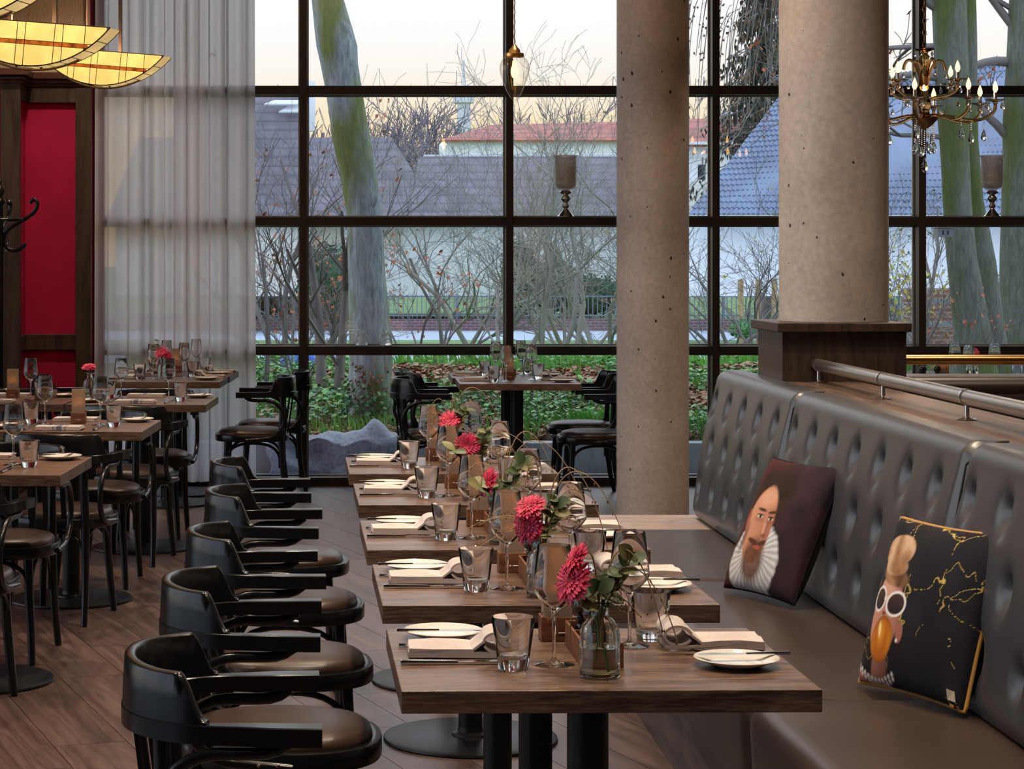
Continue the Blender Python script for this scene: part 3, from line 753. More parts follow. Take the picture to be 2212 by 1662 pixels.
# ------------------------------------------------------------------ bentwood armchairs (local: faces +x)
def plan(s):
    """centre line of arm ring, s in -1..1 (ends of arms), returns (x,y), outward normal"""
    t = abs(s); sgn = 1 if s >= 0 else -1
    if t < .56:
        a = t / .56 * pi / 2
        x = -.045 - .205 * cos(a) ** .9; y = .222 * sin(a) ** .92 if a > 0 else 0
    else:
        q = (t - .56) / .44
        x = -.045 + .140 * q; y = .222 + .012 * sin(q * pi / 2)
    return x, sgn * y
def plan_frame(s):
    e = 1e-3; a = plan(max(-1, s - e)); b = plan(min(1, s + e)); tx, ty = b[0] - a[0], b[1] - a[1]
    l = sqrt(tx * tx + ty * ty) or 1; x, y = plan(s)
    return (x, y), (ty / l, -tx / l)      # normal pointing outward
def make_chair():
    r = thing('bentwood_armchair', '', 'chair')
    # arm ring
    g = G(); path = []; N = 60
    secs = []
    vs = []; fs = []
    for i in range(N + 1):
        s = -1 + 2 * i / N; (x, y), (nx, ny) = plan_frame(s)
        w = .013 + .009 * min(1, max(0, (abs(s) - .48) / .25)); h = .0165
        ring = [(-w, -h), (-w * .2, -h), (w, -h + .002), (w, h - .002), (w - .002, h), (-w + .002, h), (-w, h - .002)]
        for a, b in ring: vs.append((x + nx * a, y + ny * a, .668 + b))
    n = 7
    for i in range(N):
        for k in range(n): fs.append((i * n + k, i * n + (k + 1) % n, (i + 1) * n + (k + 1) % n, (i + 1) * n + k))
    fs += [tuple(range(n)), tuple(N * n + k for k in range(n))]
    g.add(vs, fs); g.obj('arm_ring', 'black_lacquer', r, 28)
    # back board
    vs = []; fs = []; N = 72; rows = []
    for i in range(N + 1):
        s = -.478 + .956 * i / N; (x, y), (nx, ny) = plan_frame(s)
        q = min(1, (abs(s) - .385) / .093)
        drop = 0 if q <= 0 else .084 * (.35 * q + .65 * (3 * q * q - 2 * q ** 3))
        zt = .775 - .006 * min(1, abs(s) / .3) - drop; zb = .6848
        zt = max(zt, zb + .006)
        tilt = lambda z: .004 * (z - zb) / .1
        ring = []
        for a, z in ((-.011, zb), (.011, zb), (.011, zb + (zt - zb) * .5), (.0105, zt - .005), (.006, zt), (-.006, zt), (-.0105, zt - .005), (-.011, zb + (zt - zb) * .5)):
            aa = a + tilt(z); ring.append((x + nx * aa, y + ny * aa, z))
        vs += ring
    n = 8
    for i in range(N):
        for k in range(n): fs.append((i * n + k, i * n + (k + 1) % n, (i + 1) * n + (k + 1) % n, (i + 1) * n + k))
    fs += [tuple(range(n)), tuple(N * n + k for k in range(n))]
    G().add(vs, fs).obj('backrest', 'black_lacquer', r, 50)
    # seat rim (super ellipse) and cushion
    def se(a, rx, ry, p=.78): return (.005 + rx * sg(cos(a), p), ry * sg(sin(a), p))
    vs = []; fs = []; N = 48
    sec = [(-.030, .385), (0, .385), (.003, .390), (.003, .420), (0, .426), (-.016, .428), (-.030, .420)]
    n = len(sec)
    for i in range(N):
        a = 2 * pi * i / N
        for d, z in sec:
            x, y = se(a, .222 + d, .212 + d); vs.append((x, y, z))
    for i in range(N):
        for k in range(n): fs.append((i * n + k, ((i + 1) % N) * n + k, ((i + 1) % N) * n + (k + 1) % n, i * n + (k + 1) % n))
    G().add(vs, fs).obj('seat_rim', 'black_lacquer', r, 45)
    prof = [(0, .405), (.90, .405), (.965, .418), (.975, .430), (.955, .441), (.90, .449), (.75, .457), (.5, .462), (.25, .464), (0, .465)]
    vs = []; fs = []; rows = []
    for (q, z) in prof:
        if q == 0: rows.append([len(vs)]); vs.append((.005, 0, z))
        else:
            row = []
            for i in range(N):
                a = 2 * pi * i / N; x, y = se(a, .208 * q, .198 * q, .78 + .15 * (1 - q)); row.append(len(vs)); vs.append((x, y, z))
            rows.append(row)
    for A, B in zip(rows, rows[1:]):
        for i in range(N):
            j = (i + 1) % N
            if len(A) == 1: fs.append((A[0], B[j], B[i]))
            elif len(B) == 1: fs.append((A[i], A[j], B[0]))
            else: fs.append((A[i], A[j], B[j], B[i]))
    G().add(vs, fs).obj('seat_cushion', 'seat_leather', r, 60)
    # legs
    for sy in (-1, 1):
        pts = [(.150, sy * .135, .388), (.158, sy * .140, .25), (.168, sy * .150, .12), (.185, sy * .158, 0)]
        G().tube(pts, [.0185, .017, .015, .013], 10, up=(1, 0, 0)).obj('leg', 'black_lacquer', r, 60)
        pts = [(-.182, sy * .150, .652), (-.178, sy * .150, .55), (-.172, sy * .152, .42), (-.178, sy * .155, .25), (-.196, sy * .160, .12), (-.225, sy * .165, 0)]
        G().tube(pts, [.0155, .016, .0175, .0165, .015, .013], 10, up=(1, 0, 0)).obj('leg', 'black_lacquer', r, 60)
        # bent arm support, C shaped
        pts = []
        for k in range(7): pts.append((.040 - .12 * k / 6, sy * .226, (.655, .643, .637, .636, .636, .636, .636)[k]))
        for k in range(1, 15):
            a = pi / 2 + k / 14 * pi
            pts.append((-.080 + .112 * cos(a), sy * (.226 - .010 * k / 14), .522 + .114 * sin(a)))
        for k in range(1, 6): pts.append((-.080 + .115 * k / 5, sy * .219, .408 - .002 * k))
        sup = G().tube(pts, [.010] + [.0115] * (len(pts) - 2) + [.010], 10, up=(0, 1, 0)).obj('arm_support', 'black_lacquer', r, 60)
        for x in (-.035, .005):
            o = G().lathe([(0, .0025), (.003, .002), (.0042, 0)], 10).obj('screw', 'aged_brass', sup, 60)
            o.rotation_euler = (-sy * pi / 2, 0, 0); o.location = (x, sy * .2305, .407)
        # side arch
        pts = []
        for k in range(17):
            a = pi - pi * k / 16
            pts.append((-.005 + .160 * sg(cos(a), .8), sy * .146, .245 + .128 * sin(a) ** .7 if 0 < k < 16 else .225))
        G().tube(pts, .0085, 8, up=(0, 1, 0)).obj('bracket', 'black_lacquer', r, 60)
    for sx, w in ((1, .142), (-1, .150)):
        pts = []
        for k in range(17):
            a = pi - pi * k / 16
            pts.append((.163 if sx > 0 else -.172, w * sg(cos(a), .8), .245 + .128 * sin(a) ** .7 if 0 < k < 16 else .225))
        G().tube(pts, .0085, 8, up=(1, 0, 0)).obj('bracket', 'black_lacquer', r, 60)
    for y in (-.07, 0, .07):
        xb_ = -.236 + (abs(y) > .01) * .018
        g = G(); g.sweep([((xb_ + .030, y, .400), (1, 0, 0), (0, 1, 0)), ((xb_ + .012, y, .53), (1, 0, 0), (0, 1, 0)), ((xb_ - .004, y, .655), (1, 0, 0), (0, 1, 0))], [(-.005, -.011), (.005, -.011), (.005, .011), (-.005, .011)])
        g.obj('slat', 'black_lacquer', r, 0)
    return r
PC = Proto(make_chair())
def chair(x, y, deg, label, grp): return PC.put((x, y, 0), radians(deg), label, grp)
CG = 'armchairs facing the banquette'
CD = ['nearest of the row', 'second of the row', 'middle one of the row', 'fourth of the row', 'last of the row before the window']
for k, (xl, yf) in enumerate(ROW):
    dx = [-.118, -.134, -.126, -.134, -.174][k]
    chair(dx + .0 + [0, .012, .0, .0, .0][k], yf + .29 + [0, .0, .0, -.01, .02][k], [1, 0, 3, -1, 1][k], 'black bentwood armchair with brown seat facing the banquette, ' + CD[k], CG)
AG = 'armchairs at the aisle tables'
chair(-1.26, 7.03, 82, 'black bentwood armchair cut by the left picture edge, nearest of the aisle row', AG)
chair(-1.235, 7.93, -95, 'black bentwood armchair facing the camera behind the nearest aisle table', AG)
chair(-1.115, 8.80, 78, 'black bentwood armchair with its back to the camera at the second aisle table', AG)
chair(-1.075, 9.70, -93, 'black bentwood armchair facing the camera behind the card holder table', AG)
chair(-.985, 10.46, 79, 'black bentwood armchair with its back to the camera at the third aisle table', AG)
chair(-.965, 11.36, -92, 'black bentwood armchair facing the camera before the curtain', AG)
chair(-1.69, 11.36, -90, 'black bentwood armchair facing the camera before the red panel', AG)
NG = 'armchairs beside the window'
chair(-.485, 12.90, 180, 'black bentwood armchair turned to the curtain, nearer of the pair by the mullion', NG)
chair(-.395, 13.53, 181, 'black bentwood armchair turned to the curtain, right against the mullion', NG)
chair(-1.60, 12.95, 4, 'black bentwood armchair by the red panel behind the pepper mills', NG)
chair(.60, 12.74, 0, 'black bentwood armchair left of the window tables, nearer one', NG)
chair(.63, 13.46, 14, 'black bentwood armchair left of the window tables, turned one behind', NG)
chair(1.565, 12.72, 180, 'black bentwood armchair partly behind the slim column, nearer one', NG)
chair(1.565, 13.40, 180, 'black bentwood armchair partly behind the slim column, by the glass', NG)
# ------------------------------------------------------------------ tableware prototypes
def p_tumbler(mark):
    r = thing('water_tumbler', '', 'glass')
    g = G(); g.lathe([(0, 0), (.0245, 0), (.0258, .0015), (.0300, .028), (.0385, .0925), (.0380, .0936), (.0371, .0930), (.0286, .0285), (.0255, .0225), (.018, .0205), (0, .0202)], 40)
    g.obj('glass_body', 'clear_glass', r, 40, fix=False)
    if mark:
        # small etched emblem over a slanted line of script
        g = G()
        def on(a, z): 
            rr = .0300 + (z - .028) * (.0085 / .0645) + .0004
            return Vector((rr * cos(a - pi / 2), rr * sin(a - pi / 2), z))
        g.tube([on(.02 + .11 * cos(t * .35), .073 + .0048 * sin(t * .35)) for t in range(18)], .0006, 4, closed=True)
        g.tube([on(.02 + .05 * cos(t * .7), .073 + .0022 * sin(t * .7)) for t in range(9)], .0006, 4, closed=True)
        for w0, w1, z0 in ((-.42, .46, .056),):
            pts = []
            for k in range(60):
                t = k / 59; a = w0 + (w1 - w0) * t
                pts.append(on(a + .018 * sin(k * 1.15), z0 + .008 * t + .0035 * sin(k * 1.15 + 1.4) * (1.5 if k in (0, 1, 2, 30, 31, 32) else 1)))
            g.tube(pts, .0006, 4)
        g.tube([on(-.08 + .3 * k / 12, .050 + .0012 * sin(k * 2.2)) for k in range(13)], .0005, 4)
        g.obj('etched_mark', 'etch_white', r, 60)
    return r
def p_wine():
    r = thing('wine_glass', '', 'glass')
    G().lathe([(.0045, .092), (.0065, .0945), (.014, .103), (.0305, .1205), (.0358, .128), (.0372, .135), (.0360, .150), (.0292, .2115), (.0288, .2125), (.0284, .2115), (.0351, .150), (.0362, .136), (.0350, .130), (.0298, .1222), (.013, .1055), (.004, .0985), (0, .0975)], 40).obj('bowl', 'clear_glass', r, 60, fix=False)
    G().lathe([(.0042, .0115), (.0036, .018), (.0031, .05), (.0034, .082), (.0045, .092)], 16).obj('stem', 'clear_glass', r, 60, fix=False)
    G().lathe([(0, 0), (.0362, 0), (.0368, .0010), (.030, .0024), (.014, .0052), (.0065, .0085), (.0042, .0115)], 40).obj('foot', 'clear_glass', r, 50, fix=False)
    return r
def p_plate():
    r = thing('bread_plate', '', 'plate')
    G().lathe([(0, 0), (.040, 0), (.043, .0015), (.050, .004), (.0735, .0135), (.0755, .0152), (.0745, .0160), (.071, .0146), (.049, .0068), (.044, .0058), (0, .0055)], 48).obj('dish', 'porcelain', r, 60)
    k = G(); k.sweep([((-.074, .012, .0175), (0, 1, 0), (0, 0, 1)), ((.002, .012, .0165), (0, 1, 0), (0, 0, 1)), ((.008, .012, .0165), (0, 1, 0), (0, 0, 1))], [(-.0045, -.002), (.0045, -.002), (.0035, .003), (-.0035, .003)])
    return r, k
def p_butter():
    r = thing('butter_knife', '', 'knife')
    G().sweep([((-.080, 0, .0028), (0, 1, 0), (0, 0, 1)), ((-.078, 0, .0028), (0, 1.25, 0), (0, 0, 1.2)), ((0, 0, .0026), (0, 1, 0), (0, 0, .9))], [(-.0036, -.0022), (.0036, -.0022), (.0042, 0), (.003, .0026), (-.003, .0026), (-.0042, 0)]).obj('handle', 'cutlery_steel', r, 50)
    G().sweep([((0, 0, .0026), (0, .8, 0), (0, 0, 1)), ((.02, 0, .0026), (0, 1.4, 0), (0, 0, 1)), ((.07, 0, .0026), (0, 1.5, 0), (0, 0, 1)), ((.086, .002, .0026), (0, .5, 0), (0, 0, 1))], [(-.005, -.0007), (.005, -.0007), (.005, .0009), (-.005, .0009)]).obj('blade', 'cutlery_steel', r, 40)
    return r
def p_knife():
    r = thing('table_knife', '', 'knife')
    G().sweep([((-.108, 0, .0042), (0, .9, 0), (0, 0, .9)), ((-.105, 0, .0042), (0, 1.15, 0), (0, 0, 1.15)), ((-.02, 0, .0038), (0, 1, 0), (0, 0, .95)), ((-.006, 0, .0036), (0, .9, 0), (0, 0, .8))], [(-.005, -.003), (.005, -.003), (.006, 0), (.0042, .0035), (-.0042, .0035), (-.006, 0)]).obj('handle', 'cutlery_steel', r, 50)
    G().sweep([((-.006, 0, .0040), (0, .8, 0), (0, 0, 1)), ((.02, .001, .0045), (0, 1.3, 0), (0, 0, 1)), ((.085, .001, .0050), (0, 1.35, 0), (0, 0, 1)), ((.106, .003, .0055), (0, .45, 0), (0, 0, 1))], [(-.006, -.0008), (.006, -.0008), (.006, .0012), (-.006, .0012)]).obj('blade', 'cutlery_steel', r, 40)
    return r
def p_fork():
    r = thing('table_fork', '', 'fork')
    G().sweep([((-.100, 0, .0040), (0, 1.2, 0), (0, 0, 1)), ((-.04, 0, .0032), (0, .8, 0), (0, 0, .9)), ((.020, 0, .0045), (0, .55, 0), (0, 0, .9)), ((.038, 0, .0075), (0, 1.1, 0), (0, 0, .6)), ((.050, 0, .0075), (0, 1.9, 0), (0, 0, .5))], [(-.0055, -.0018), (.0055, -.0018), (.0045, .0022), (-.0045, .0022)]).obj('handle', 'cutlery_steel', r, 50)
    for q in (-.0085, -.0028, .0028, .0085):
        G().sweep([((.048, q, .0078), (0, 1, 0), (0, 0, 1)), ((.075, q * 1.05, .0060), (0, 1, 0), (0, 0, 1)), ((.098, q * 1.05, .0095), (0, .5, 0), (0, 0, .6))], [(-.0016, -.0009), (.0016, -.0009), (.0016, .0009), (-.0016, .0009)]).obj('tine', 'cutlery_steel', r, 40)
    return r
def p_napkin():
    """folded strip with a standing loop at the +x end"""
    r = thing('folded_napkin', '', 'napkin')
    W = .052
    def band(path, t, name, m='napkin_cloth', y0=-W, y1=W, ny=12):
        g = G(); n = len(path)
        nor = []
        for i in range(n):
            a = Vector(path[max(0, i - 1)]); b = Vector(path[min(n - 1, i + 1)]); d = (b - a).normalized(); nor.append(Vector((-d.y, d.x)))
        loop = [(Vector(p) + q * t) for p, q in zip(path, nor)] + [(Vector(p) - q * t) for p, q in zip(reversed(path), reversed(nor))]
        def fn(u, v):
            k = int(round(u * len(loop))) % len(loop); p = loop[k]
            y = y0 + (y1 - y0) * v; e = .0012 * sin(9 * v + 40 * p.x)
            rr = 1 - .0 * v
            return (p.x + .0006 * sin(v * 7 + p.y * 40), y + .0012 * sin(p.x * 40), max(.0008, p.y + e * (p.y > .006)))
        g.grid(fn, len(loop), ny, cu=True)
        m_ = len(loop)
        g.add([], [])
        g.f.append(tuple(k * ny for k in range(m_))); g.mi.append(0); g.f.append(tuple(k * ny + ny - 1 for k in range(m_))); g.mi.append(0)
        return g.obj(name, m, r, 60)
    band([(-.095, .0062), (-.06, .0068), (-.02, .0066), (.02, .006), (.06, .0055), (.088, .0052)], .0048, 'fold')
    band([(-.094, .0140), (-.05, .0150), (-.01, .0142), (.022, .0128)], .0032, 'upper_fold')
    lp = [(.020, .0135), (.034, .0140)]
    for k in range(19):
        a = -pi * .62 + k / 18 * pi * 1.62
        lp.append((.063 + .024 * cos(a + .12), .0355 + .0225 * sin(a + .12)))
    lp = [(.022, .0150)] + [(.064 + .0245 * cos(a), .0275 + .0175 * sin(a)) for a in [pi * .98 - k * 2 * pi * .93 / 24 for k in range(25)]]
    band(lp, .0022, 'loop')
    return r
def p_flat_napkin():
    r = thing('flat_napkin', '', 'napkin')
    for k, (z0, z1, sh) in enumerate(((.001, .006, 0), (.0065, .011, .004), (.0115, .0165, -.002))):
        g = G()
        g.grid(lambda u, v: (-.095 + .19 * u + sh, (-.05 + .10 * v) , (z1 if True else z0) + .0016 * sin(u * 11 + k) * sin(pi * v)), 18, 8)
        g.grid(lambda u, v: (-.095 + .19 * u + sh, (-.05 + .10 * v) , z0), 2, 2)
        n = 18; 
        for (v0) in (-.05, .05):
            g.grid(lambda u, v: (-.095 + .19 * u + sh, v0, z0 + (z1 - z0) * v + (.0016 * sin(u * 11 + k) * 0)), 18, 2)
        for (u0) in (-.095, .095):
            g.grid(lambda u, v: (u0 + sh, -.05 + .10 * u, z0 + (z1 - z0) * v), 8, 2)
        g.obj('fold', 'napkin_cloth', r, 60)
    for q, w in ((0.004, .011), (-.020, .002), (.030, .002)):
        g = G(); g.grid(lambda u, v: (q - w + 2 * w * u, -.0495 + .099 * v, .0171 + .0016 * sin((.5 + q / .19) * 11 + 2) * sin(pi * v)), 3, 8); 
        g.grid(lambda u, v: (q - w + 2 * w * u, -.0505, .0005 + .0163 * v), 3, 3)
        g.obj('stripe', 'napkin_stripe', r, 60)
    return r
def p_holder():
    r = thing('card_holder', '', 'card holder')
    g = G(); g.box(-.032, .032, -.025, .025, 0, .046); g.obj('wood_base', 'caddy_wood', r, 0, bevel=.0015)
    for s_ in (-1, 1): 
        G().box(-.026, .026, s_ * .0205 - .0008, s_ * .0205 + .0008, .0462, .150).obj('card', 'parchment', r, 0)
    for s_ in (-1, 1): G().box(s_ * .0262 - .0008, s_ * .0262 + .0008, -.0195, .0195, .0462, .150).obj('card_side', 'parchment', r, 0)
    g = G(); g.tube([(-.008 + .0, -.0253, .016), (-.004, -.0253, .016)], .002, 5); g.tube([(0, -.0253, .016), (.014, -.0253, .0165)], .0012, 4)
    g.obj('printed_mark', 'etch_white', r, 0)
    c = G(); c.lathe([(0, .0465), (.0145, .0465), (.0145, .080), (0, .080)], 16); c.obj('candle', 'wax', r, 40)
    c = G(); c.lathe([(0, .082), (.003, .087), (.004, .093), (.0022, .102), (0, .108)], 10); c.obj('flame', 'flame_glow', r, 60)
    return r
def p_tray():
    r = thing('condiment_tray', '', 'tray')
    G().box(-.037, .037, -.118, .118, 0, .006).obj('tray_floor', 'caddy_wood', r, 0)
    for s_ in (-1, 1):
        G().box(s_ * .0345 - .0025, s_ * .0345 + .0025, -.118, .118, .006, .044).obj('long_side', 'caddy_wood', r, 0, bevel=.001)
        G().box(-.0319, .0319, s_ * .1155 - .0025, s_ * .1155 + .0025, .006, .044).obj('short_side', 'caddy_wood', r, 0, bevel=.001)
    for y in (-.045, .035): G().box(-.0319, .0319, y - .002, y + .002, .006, .040).obj('divider', 'caddy_wood', r, 0)
    return r
def p_mill():
    r = thing('pepper_mill', '', 'mill')
    G().lathe([(0, 0), (.0200, 0), (.0205, .004), (.0195, .018), (.0135, .036), (.0125, .042), (.0150, .047), (.0150, .051), (0, .052)], 28).obj('body', 'mill_black', r, 60)
    G().lathe([(0, .052), (.0120, .0525), (.0118, .055), (.0185, .060), (.0215, .070), (.0205, .080), (.0150, .089), (.007, .093), (0, .0935)], 28).obj('head', 'mill_black', r, 60)
    G().lathe([(0, .0935), (.0035, .0935), (.0050, .097), (.0048, .101), (0, .104)], 14).obj('knob', 'gold_knob', r, 60)
    return r
def p_vase():
    r = thing('bottle_vase', '', 'vase')
    ribf = lambda k: 1.0 if 3 <= k <= 7 else .25
    out = [(0, 0), (.033, 0), (.035, .002), (.035, .006), (.0345, .060), (.0345, .074), (.031, .089), (.022, .1005), (.0150, .105), (.0142, .110), (.0140, .123), (.0165, .1265), (.0245, .1290), (.0248, .1305), (.0240, .1312)]
    inn = [(.0150, .1285), (.0120, .124), (.0120, .108), (.0200, .0985), (.0290, .087), (.0322, .073), (.0322, .009), (.029, .0065), (0, .006)]
    G().lathe(out + inn, 48, ribs=(12, .05, lambda k: 1 if 4 <= k <= 7 else 0)).obj('bottle', 'green_glass', r, 50, fix=False)
    G().lathe([(0, .0055), (.0293, .0058), (.0326, .0085), (.0326, .0525), (0, .0520)], 48).obj('water', 'water', r, 50, fix=False)
    return r
TW = {'tum': Proto(p_tumbler(False)), 'tumM': Proto(p_tumbler(True)), 'wine': Proto(p_wine()), 'butter': Proto(p_butter()), 'knife': Proto(p_knife()), 'fork': Proto(p_fork()),
      'nap': Proto(p_napkin()), 'flat': Proto(p_flat_napkin()), 'hold': Proto(p_holder()), 'tray': Proto(p_tray()), 'mill': Proto(p_mill()), 'vase': Proto(p_vase())}
_pr, _k = p_plate(); TW['plate'] = Proto(_pr)
LBL = {'tum': 'clear heavy-based water tumbler', 'tumM': 'water tumbler with etched emblem', 'wine': 'empty stemmed wine glass', 'butter': 'steel butter knife lying on the plate', 'knife': 'steel table knife',
       'fork': 'steel table fork', 'nap': 'pinkish cloth napkin folded with a loop', 'flat': 'flat folded napkin with blue-grey stripe', 'hold': 'wooden card holder with lit parchment sleeve',
       'tray': 'open wooden condiment tray', 'mill': 'black pepper mill', 'vase': 'clear bottle vase with water', 'plate': 'small white bread plate'}
GRP = {'tum': 'water tumblers', 'tumM': 'water tumblers', 'wine': 'wine glasses', 'butter': 'butter knives', 'knife': 'table knives', 'fork': 'table forks', 'nap': 'looped napkins', 'flat': 'flat napkins',
       'hold': 'card holders', 'tray': 'condiment trays', 'mill': 'pepper mills', 'vase': 'bottle vases', 'plate': 'bread plates'}
TNAME = {'T1': 'of the front banquette table', 'T2': 'of the second banquette table', 'T3': 'of the third banquette table', 'T4': 'of the fourth banquette table', 'T5': 'of the last banquette table',
         'L1': 'of the nearest aisle table', 'L2': 'of the second aisle table', 'L3': 'of the third aisle table', 'M3': 'of the red panel table', 'L4': 'of the near curtain table', 'L5': 'of the far curtain table',
         'B1': 'of the near window table', 'B2': 'of the far window table', 'U1': 'of the booth table'}
def on_table(key, dx, dy):
    (cx, cy), a = TABLES[key]
    return cx + dx * cos(a) - dy * sin(a), cy + dx * sin(a) + dy * cos(a)
def place(kind, key, dx, dy, deg, where, z=0.0):
    x, y = on_table(key, dx, dy)
    return TW[kind].put((x, y, TH + .0006 + z), TABLES[key][1] + radians(deg), LBL[kind] + ', ' + where + ' ' + TNAME[key], GRP[kind])
rng = random.Random(11)
def jit(a=.006): return rng.uniform(-a, a)
def layout_T(key, left=True, right=True, centre=True, vase=True, tray=True):
    A = lambda dx: dx - .3525
    B = lambda dy: dy - .30
    if left:
        place('plate', key, A(.105) + jit(), B(.50) + jit(), 0, 'chair side')
        place('butter', key, A(.090) + jit(), B(.478) , jit(3) * 1, 'chair side', .0155)
        place('nap', key, A(.124) + jit(), B(.335) + jit(), jit(3), 'chair side')
        place('knife', key, A(.118) + jit(), B(.232), jit(2), 'chair side')
        place('fork', key, A(.112) + jit(), B(.405), jit(2), 'chair side')
        place('tum', key, A(.207) + jit(.004), B(.185) + jit(.004), 0, 'chair side')
        place('wine', key, A(.280) + jit(.004), B(.226) + jit(.004), 0, 'chair side')
    if right:
        place('plate', key, A(.610) + jit(), B(.205) + jit(), 0, 'bench side' if key[0] == 'T' else 'right side')
        place('butter', key, A(.625), B(.228), 180 + jit(3), 'bench side' if key[0] == 'T' else 'right side', .0155)
        place('nap', key, A(.592) + jit(), B(.405) + jit(), 180 + jit(3), 'bench side' if key[0] == 'T' else 'right side')
        place('knife', key, A(.595), B(.478), 180 + jit(2), 'bench side' if key[0] == 'T' else 'right side')
        place('fork', key, A(.585), B(.318), 176, 'bench side' if key[0] == 'T' else 'right side')
        place('tumM' if key == 'T1' else 'tum', key, A(.494) + jit(.004), B(.470) + jit(.004), 60, 'bench side' if key[0] == 'T' else 'right side')
        place('wine', key, A(.448) + jit(.004), B(.410) + jit(.004), 0, 'bench side' if key[0] == 'T' else 'right side')
    if centre:
        place('hold', key, A(.318), B(.478), 0, 'centre')
    if tray:
        place('tray', key, A(.365), B(.314), 0, 'centre')
        place('mill', key, A(.356), B(.392), 0, 'rear compartment', .0062)
        place('mill', key, A(.366), B(.314), 0, 'middle compartment', .0062)
    if vase: place('vase', key, A(.348), B(.115), 0, 'front')
for k in range(1, 6): layout_T('T%d' % k)
for k in ('L4', 'L5'): layout_T(k, tray=False, vase=(k == 'L4'), centre=(k == 'L5'))
for k in ('B1', 'B2'): layout_T(k, tray=(k == 'B2'), vase=False, centre=(k == 'B1'))
def layout_L(key, vase=None, hold=True):
    A = lambda dx: dx - .35
    B = lambda dy: dy - .33
    place('flat', key, A(.34), B(.095), jit(4), 'near side'); place('fork', key, A(.195), B(.15), 90, 'near side'); place('knife', key, A(.49), B(.16), 90, 'near side')
    place('plate', key, A(.085), B(.17), 0, 'near side'); place('butter', key, A(.07), B(.185), 60, 'near side', .0155)
    place('tumM', key, A(.545), B(.26), 15, 'near side'); place('wine', key, A(.475), B(.34), 0, 'near side')
    place('flat', key, A(.33), B(.585), 178, 'far side'); place('fork', key, A(.50), B(.55), -90, 'far side'); place('knife', key, A(.185), B(.50), -90, 'far side')
    place('plate', key, A(.605), B(.555), 0, 'far side'); place('butter', key, A(.585), B(.56), 50, 'far side', .0155)
    place('tumM', key, A(.155), B(.44), -20, 'far side'); place('wine', key, A(.225), B(.385), 0, 'far side')
    if hold: place('hold', key, A(.36), B(.46), 0, 'centre')
layout_L('L1'); layout_L('L2'); layout_L('L3', hold=False); layout_L('M3', hold=True)
place('vase', 'L3', -.30, .13, 0, 'left end')
place('tray', 'M3', .20, .03, 0, 'right end')
place('mill', 'M3', .193, .108, 0, 'rear compartment', .0062); place('mill', 'M3', .205, -.01, 0, 'middle compartment', .0062)
# booth table seen through the gap under the brass rail
for dx, dy, w in ((.05, -.12, 'left place'), (.27, .1, 'right place')): place('wine', 'U1', dx, dy, 0, w)
place('wine', 'U1', .06, .2, 0, 'rear place')
place('tum', 'U1', .33, -.14, 0, 'right place'); place('mill', 'U1', -.24, -.18, 0, 'left end'); place('mill', 'U1', -.155, -.18, 0, 'second from the left end'); place('hold', 'U1', -.10, -.12, 0, 'left'); place('plate', 'U1', .12, -.2, 0, 'front')

# ------------------------------------------------------------------ flowers in the vases
petal_cache = {}
def gerbera_mesh(mat):
    if mat in petal_cache: return petal_cache[mat]
    g = G(); r_ = random.Random(3)
    for ring, (n, L, w, lift, r0) in enumerate(((26, .036, .0042, .06, .006), (24, .031, .0040, .25, .006), (18, .020, .0030, .55, .005), (14, .012, .0022, .95, .003))):
        for k in range(n):
            a = 2 * pi * (k + .5 * (ring % 2)) / n + r_.uniform(-.06, .06); l = L * r_.uniform(.86, 1.08); lf = lift + r_.uniform(-.12, .12)
            d = Vector((cos(a), sin(a), 0)); t = Vector((-sin(a), cos(a), 0)); up = Vector((0, 0, 1))
            pts = []
            for q, ww in ((0, .45), (.3, .85), (.65, 1.0), (.9, .7), (1.0, .12)):
                c = d * (r0 + l * q * cos(lf * (1 - .5 * q))) + up * (l * q * sin(lf) - .006 * q * q + .001 * ring)
                pts += [c - t * w * ww + up * .0012, c - up * .0006, c + t * w * ww + up * .0012]
            g.add(pts, [(i * 3 + j, i * 3 + j + 1, i * 3 + j + 4, i * 3 + j + 3) for i in range(4) for j in range(2)])
    me = g.mesh('petals', mat, 180)
    h = G(); h.lathe([(0, -.004), (.008, -.003), (.009, .002), (.006, .0045), (0, .005)], 16); hm = h.mesh('heart', 'flower_heart', 60)
    petal_cache[mat] = (me, hm); return me, hm
def rot_to(nrm, spin=0):
    n = Vector(nrm).normalized(); return n.to_track_quat('Z', 'Y').to_matrix().to_4x4() @ Matrix.Rotation(spin, 4, 'Z')
def curve3(p0, p1, p2, p3, n=14):
    out = []
    for k in range(n + 1):
        t = k / n; out.append(Vector(p0) * (1 - t) ** 3 + Vector(p1) * 3 * t * (1 - t) ** 2 + Vector(p2) * 3 * t * t * (1 - t) + Vector(p3) * t ** 3)
    return out
def gerbera(base, head, nrm, label, mat='petal_pink', sc=1.0):
    r = thing('gerbera', label, 'flower', base, 0, 'gerbera flowers')
    b = Vector(base); h = Vector(head) - b; n = Vector(nrm).normalized()
    pts = curve3((0.012, 0.004, .010), (.002, 0, .07), (h.x * .3, h.y * .3, .15), tuple(h - n * .004))
    G().tube(pts, .0026, 7).obj('stem', 'stem_green', r, 60)
    me, hm = gerbera_mesh(mat)
    for nm, m in (('petals', me), ('heart', hm)):
        o = bpy.data.objects.new(nm, m); COL.objects.link(o); o.parent = r
        M_ = Matrix.Translation(h) @ rot_to(nrm, .3) @ Matrix.Scale(sc, 4)
        o.matrix_local = M_
    return r
leaf_me = {}
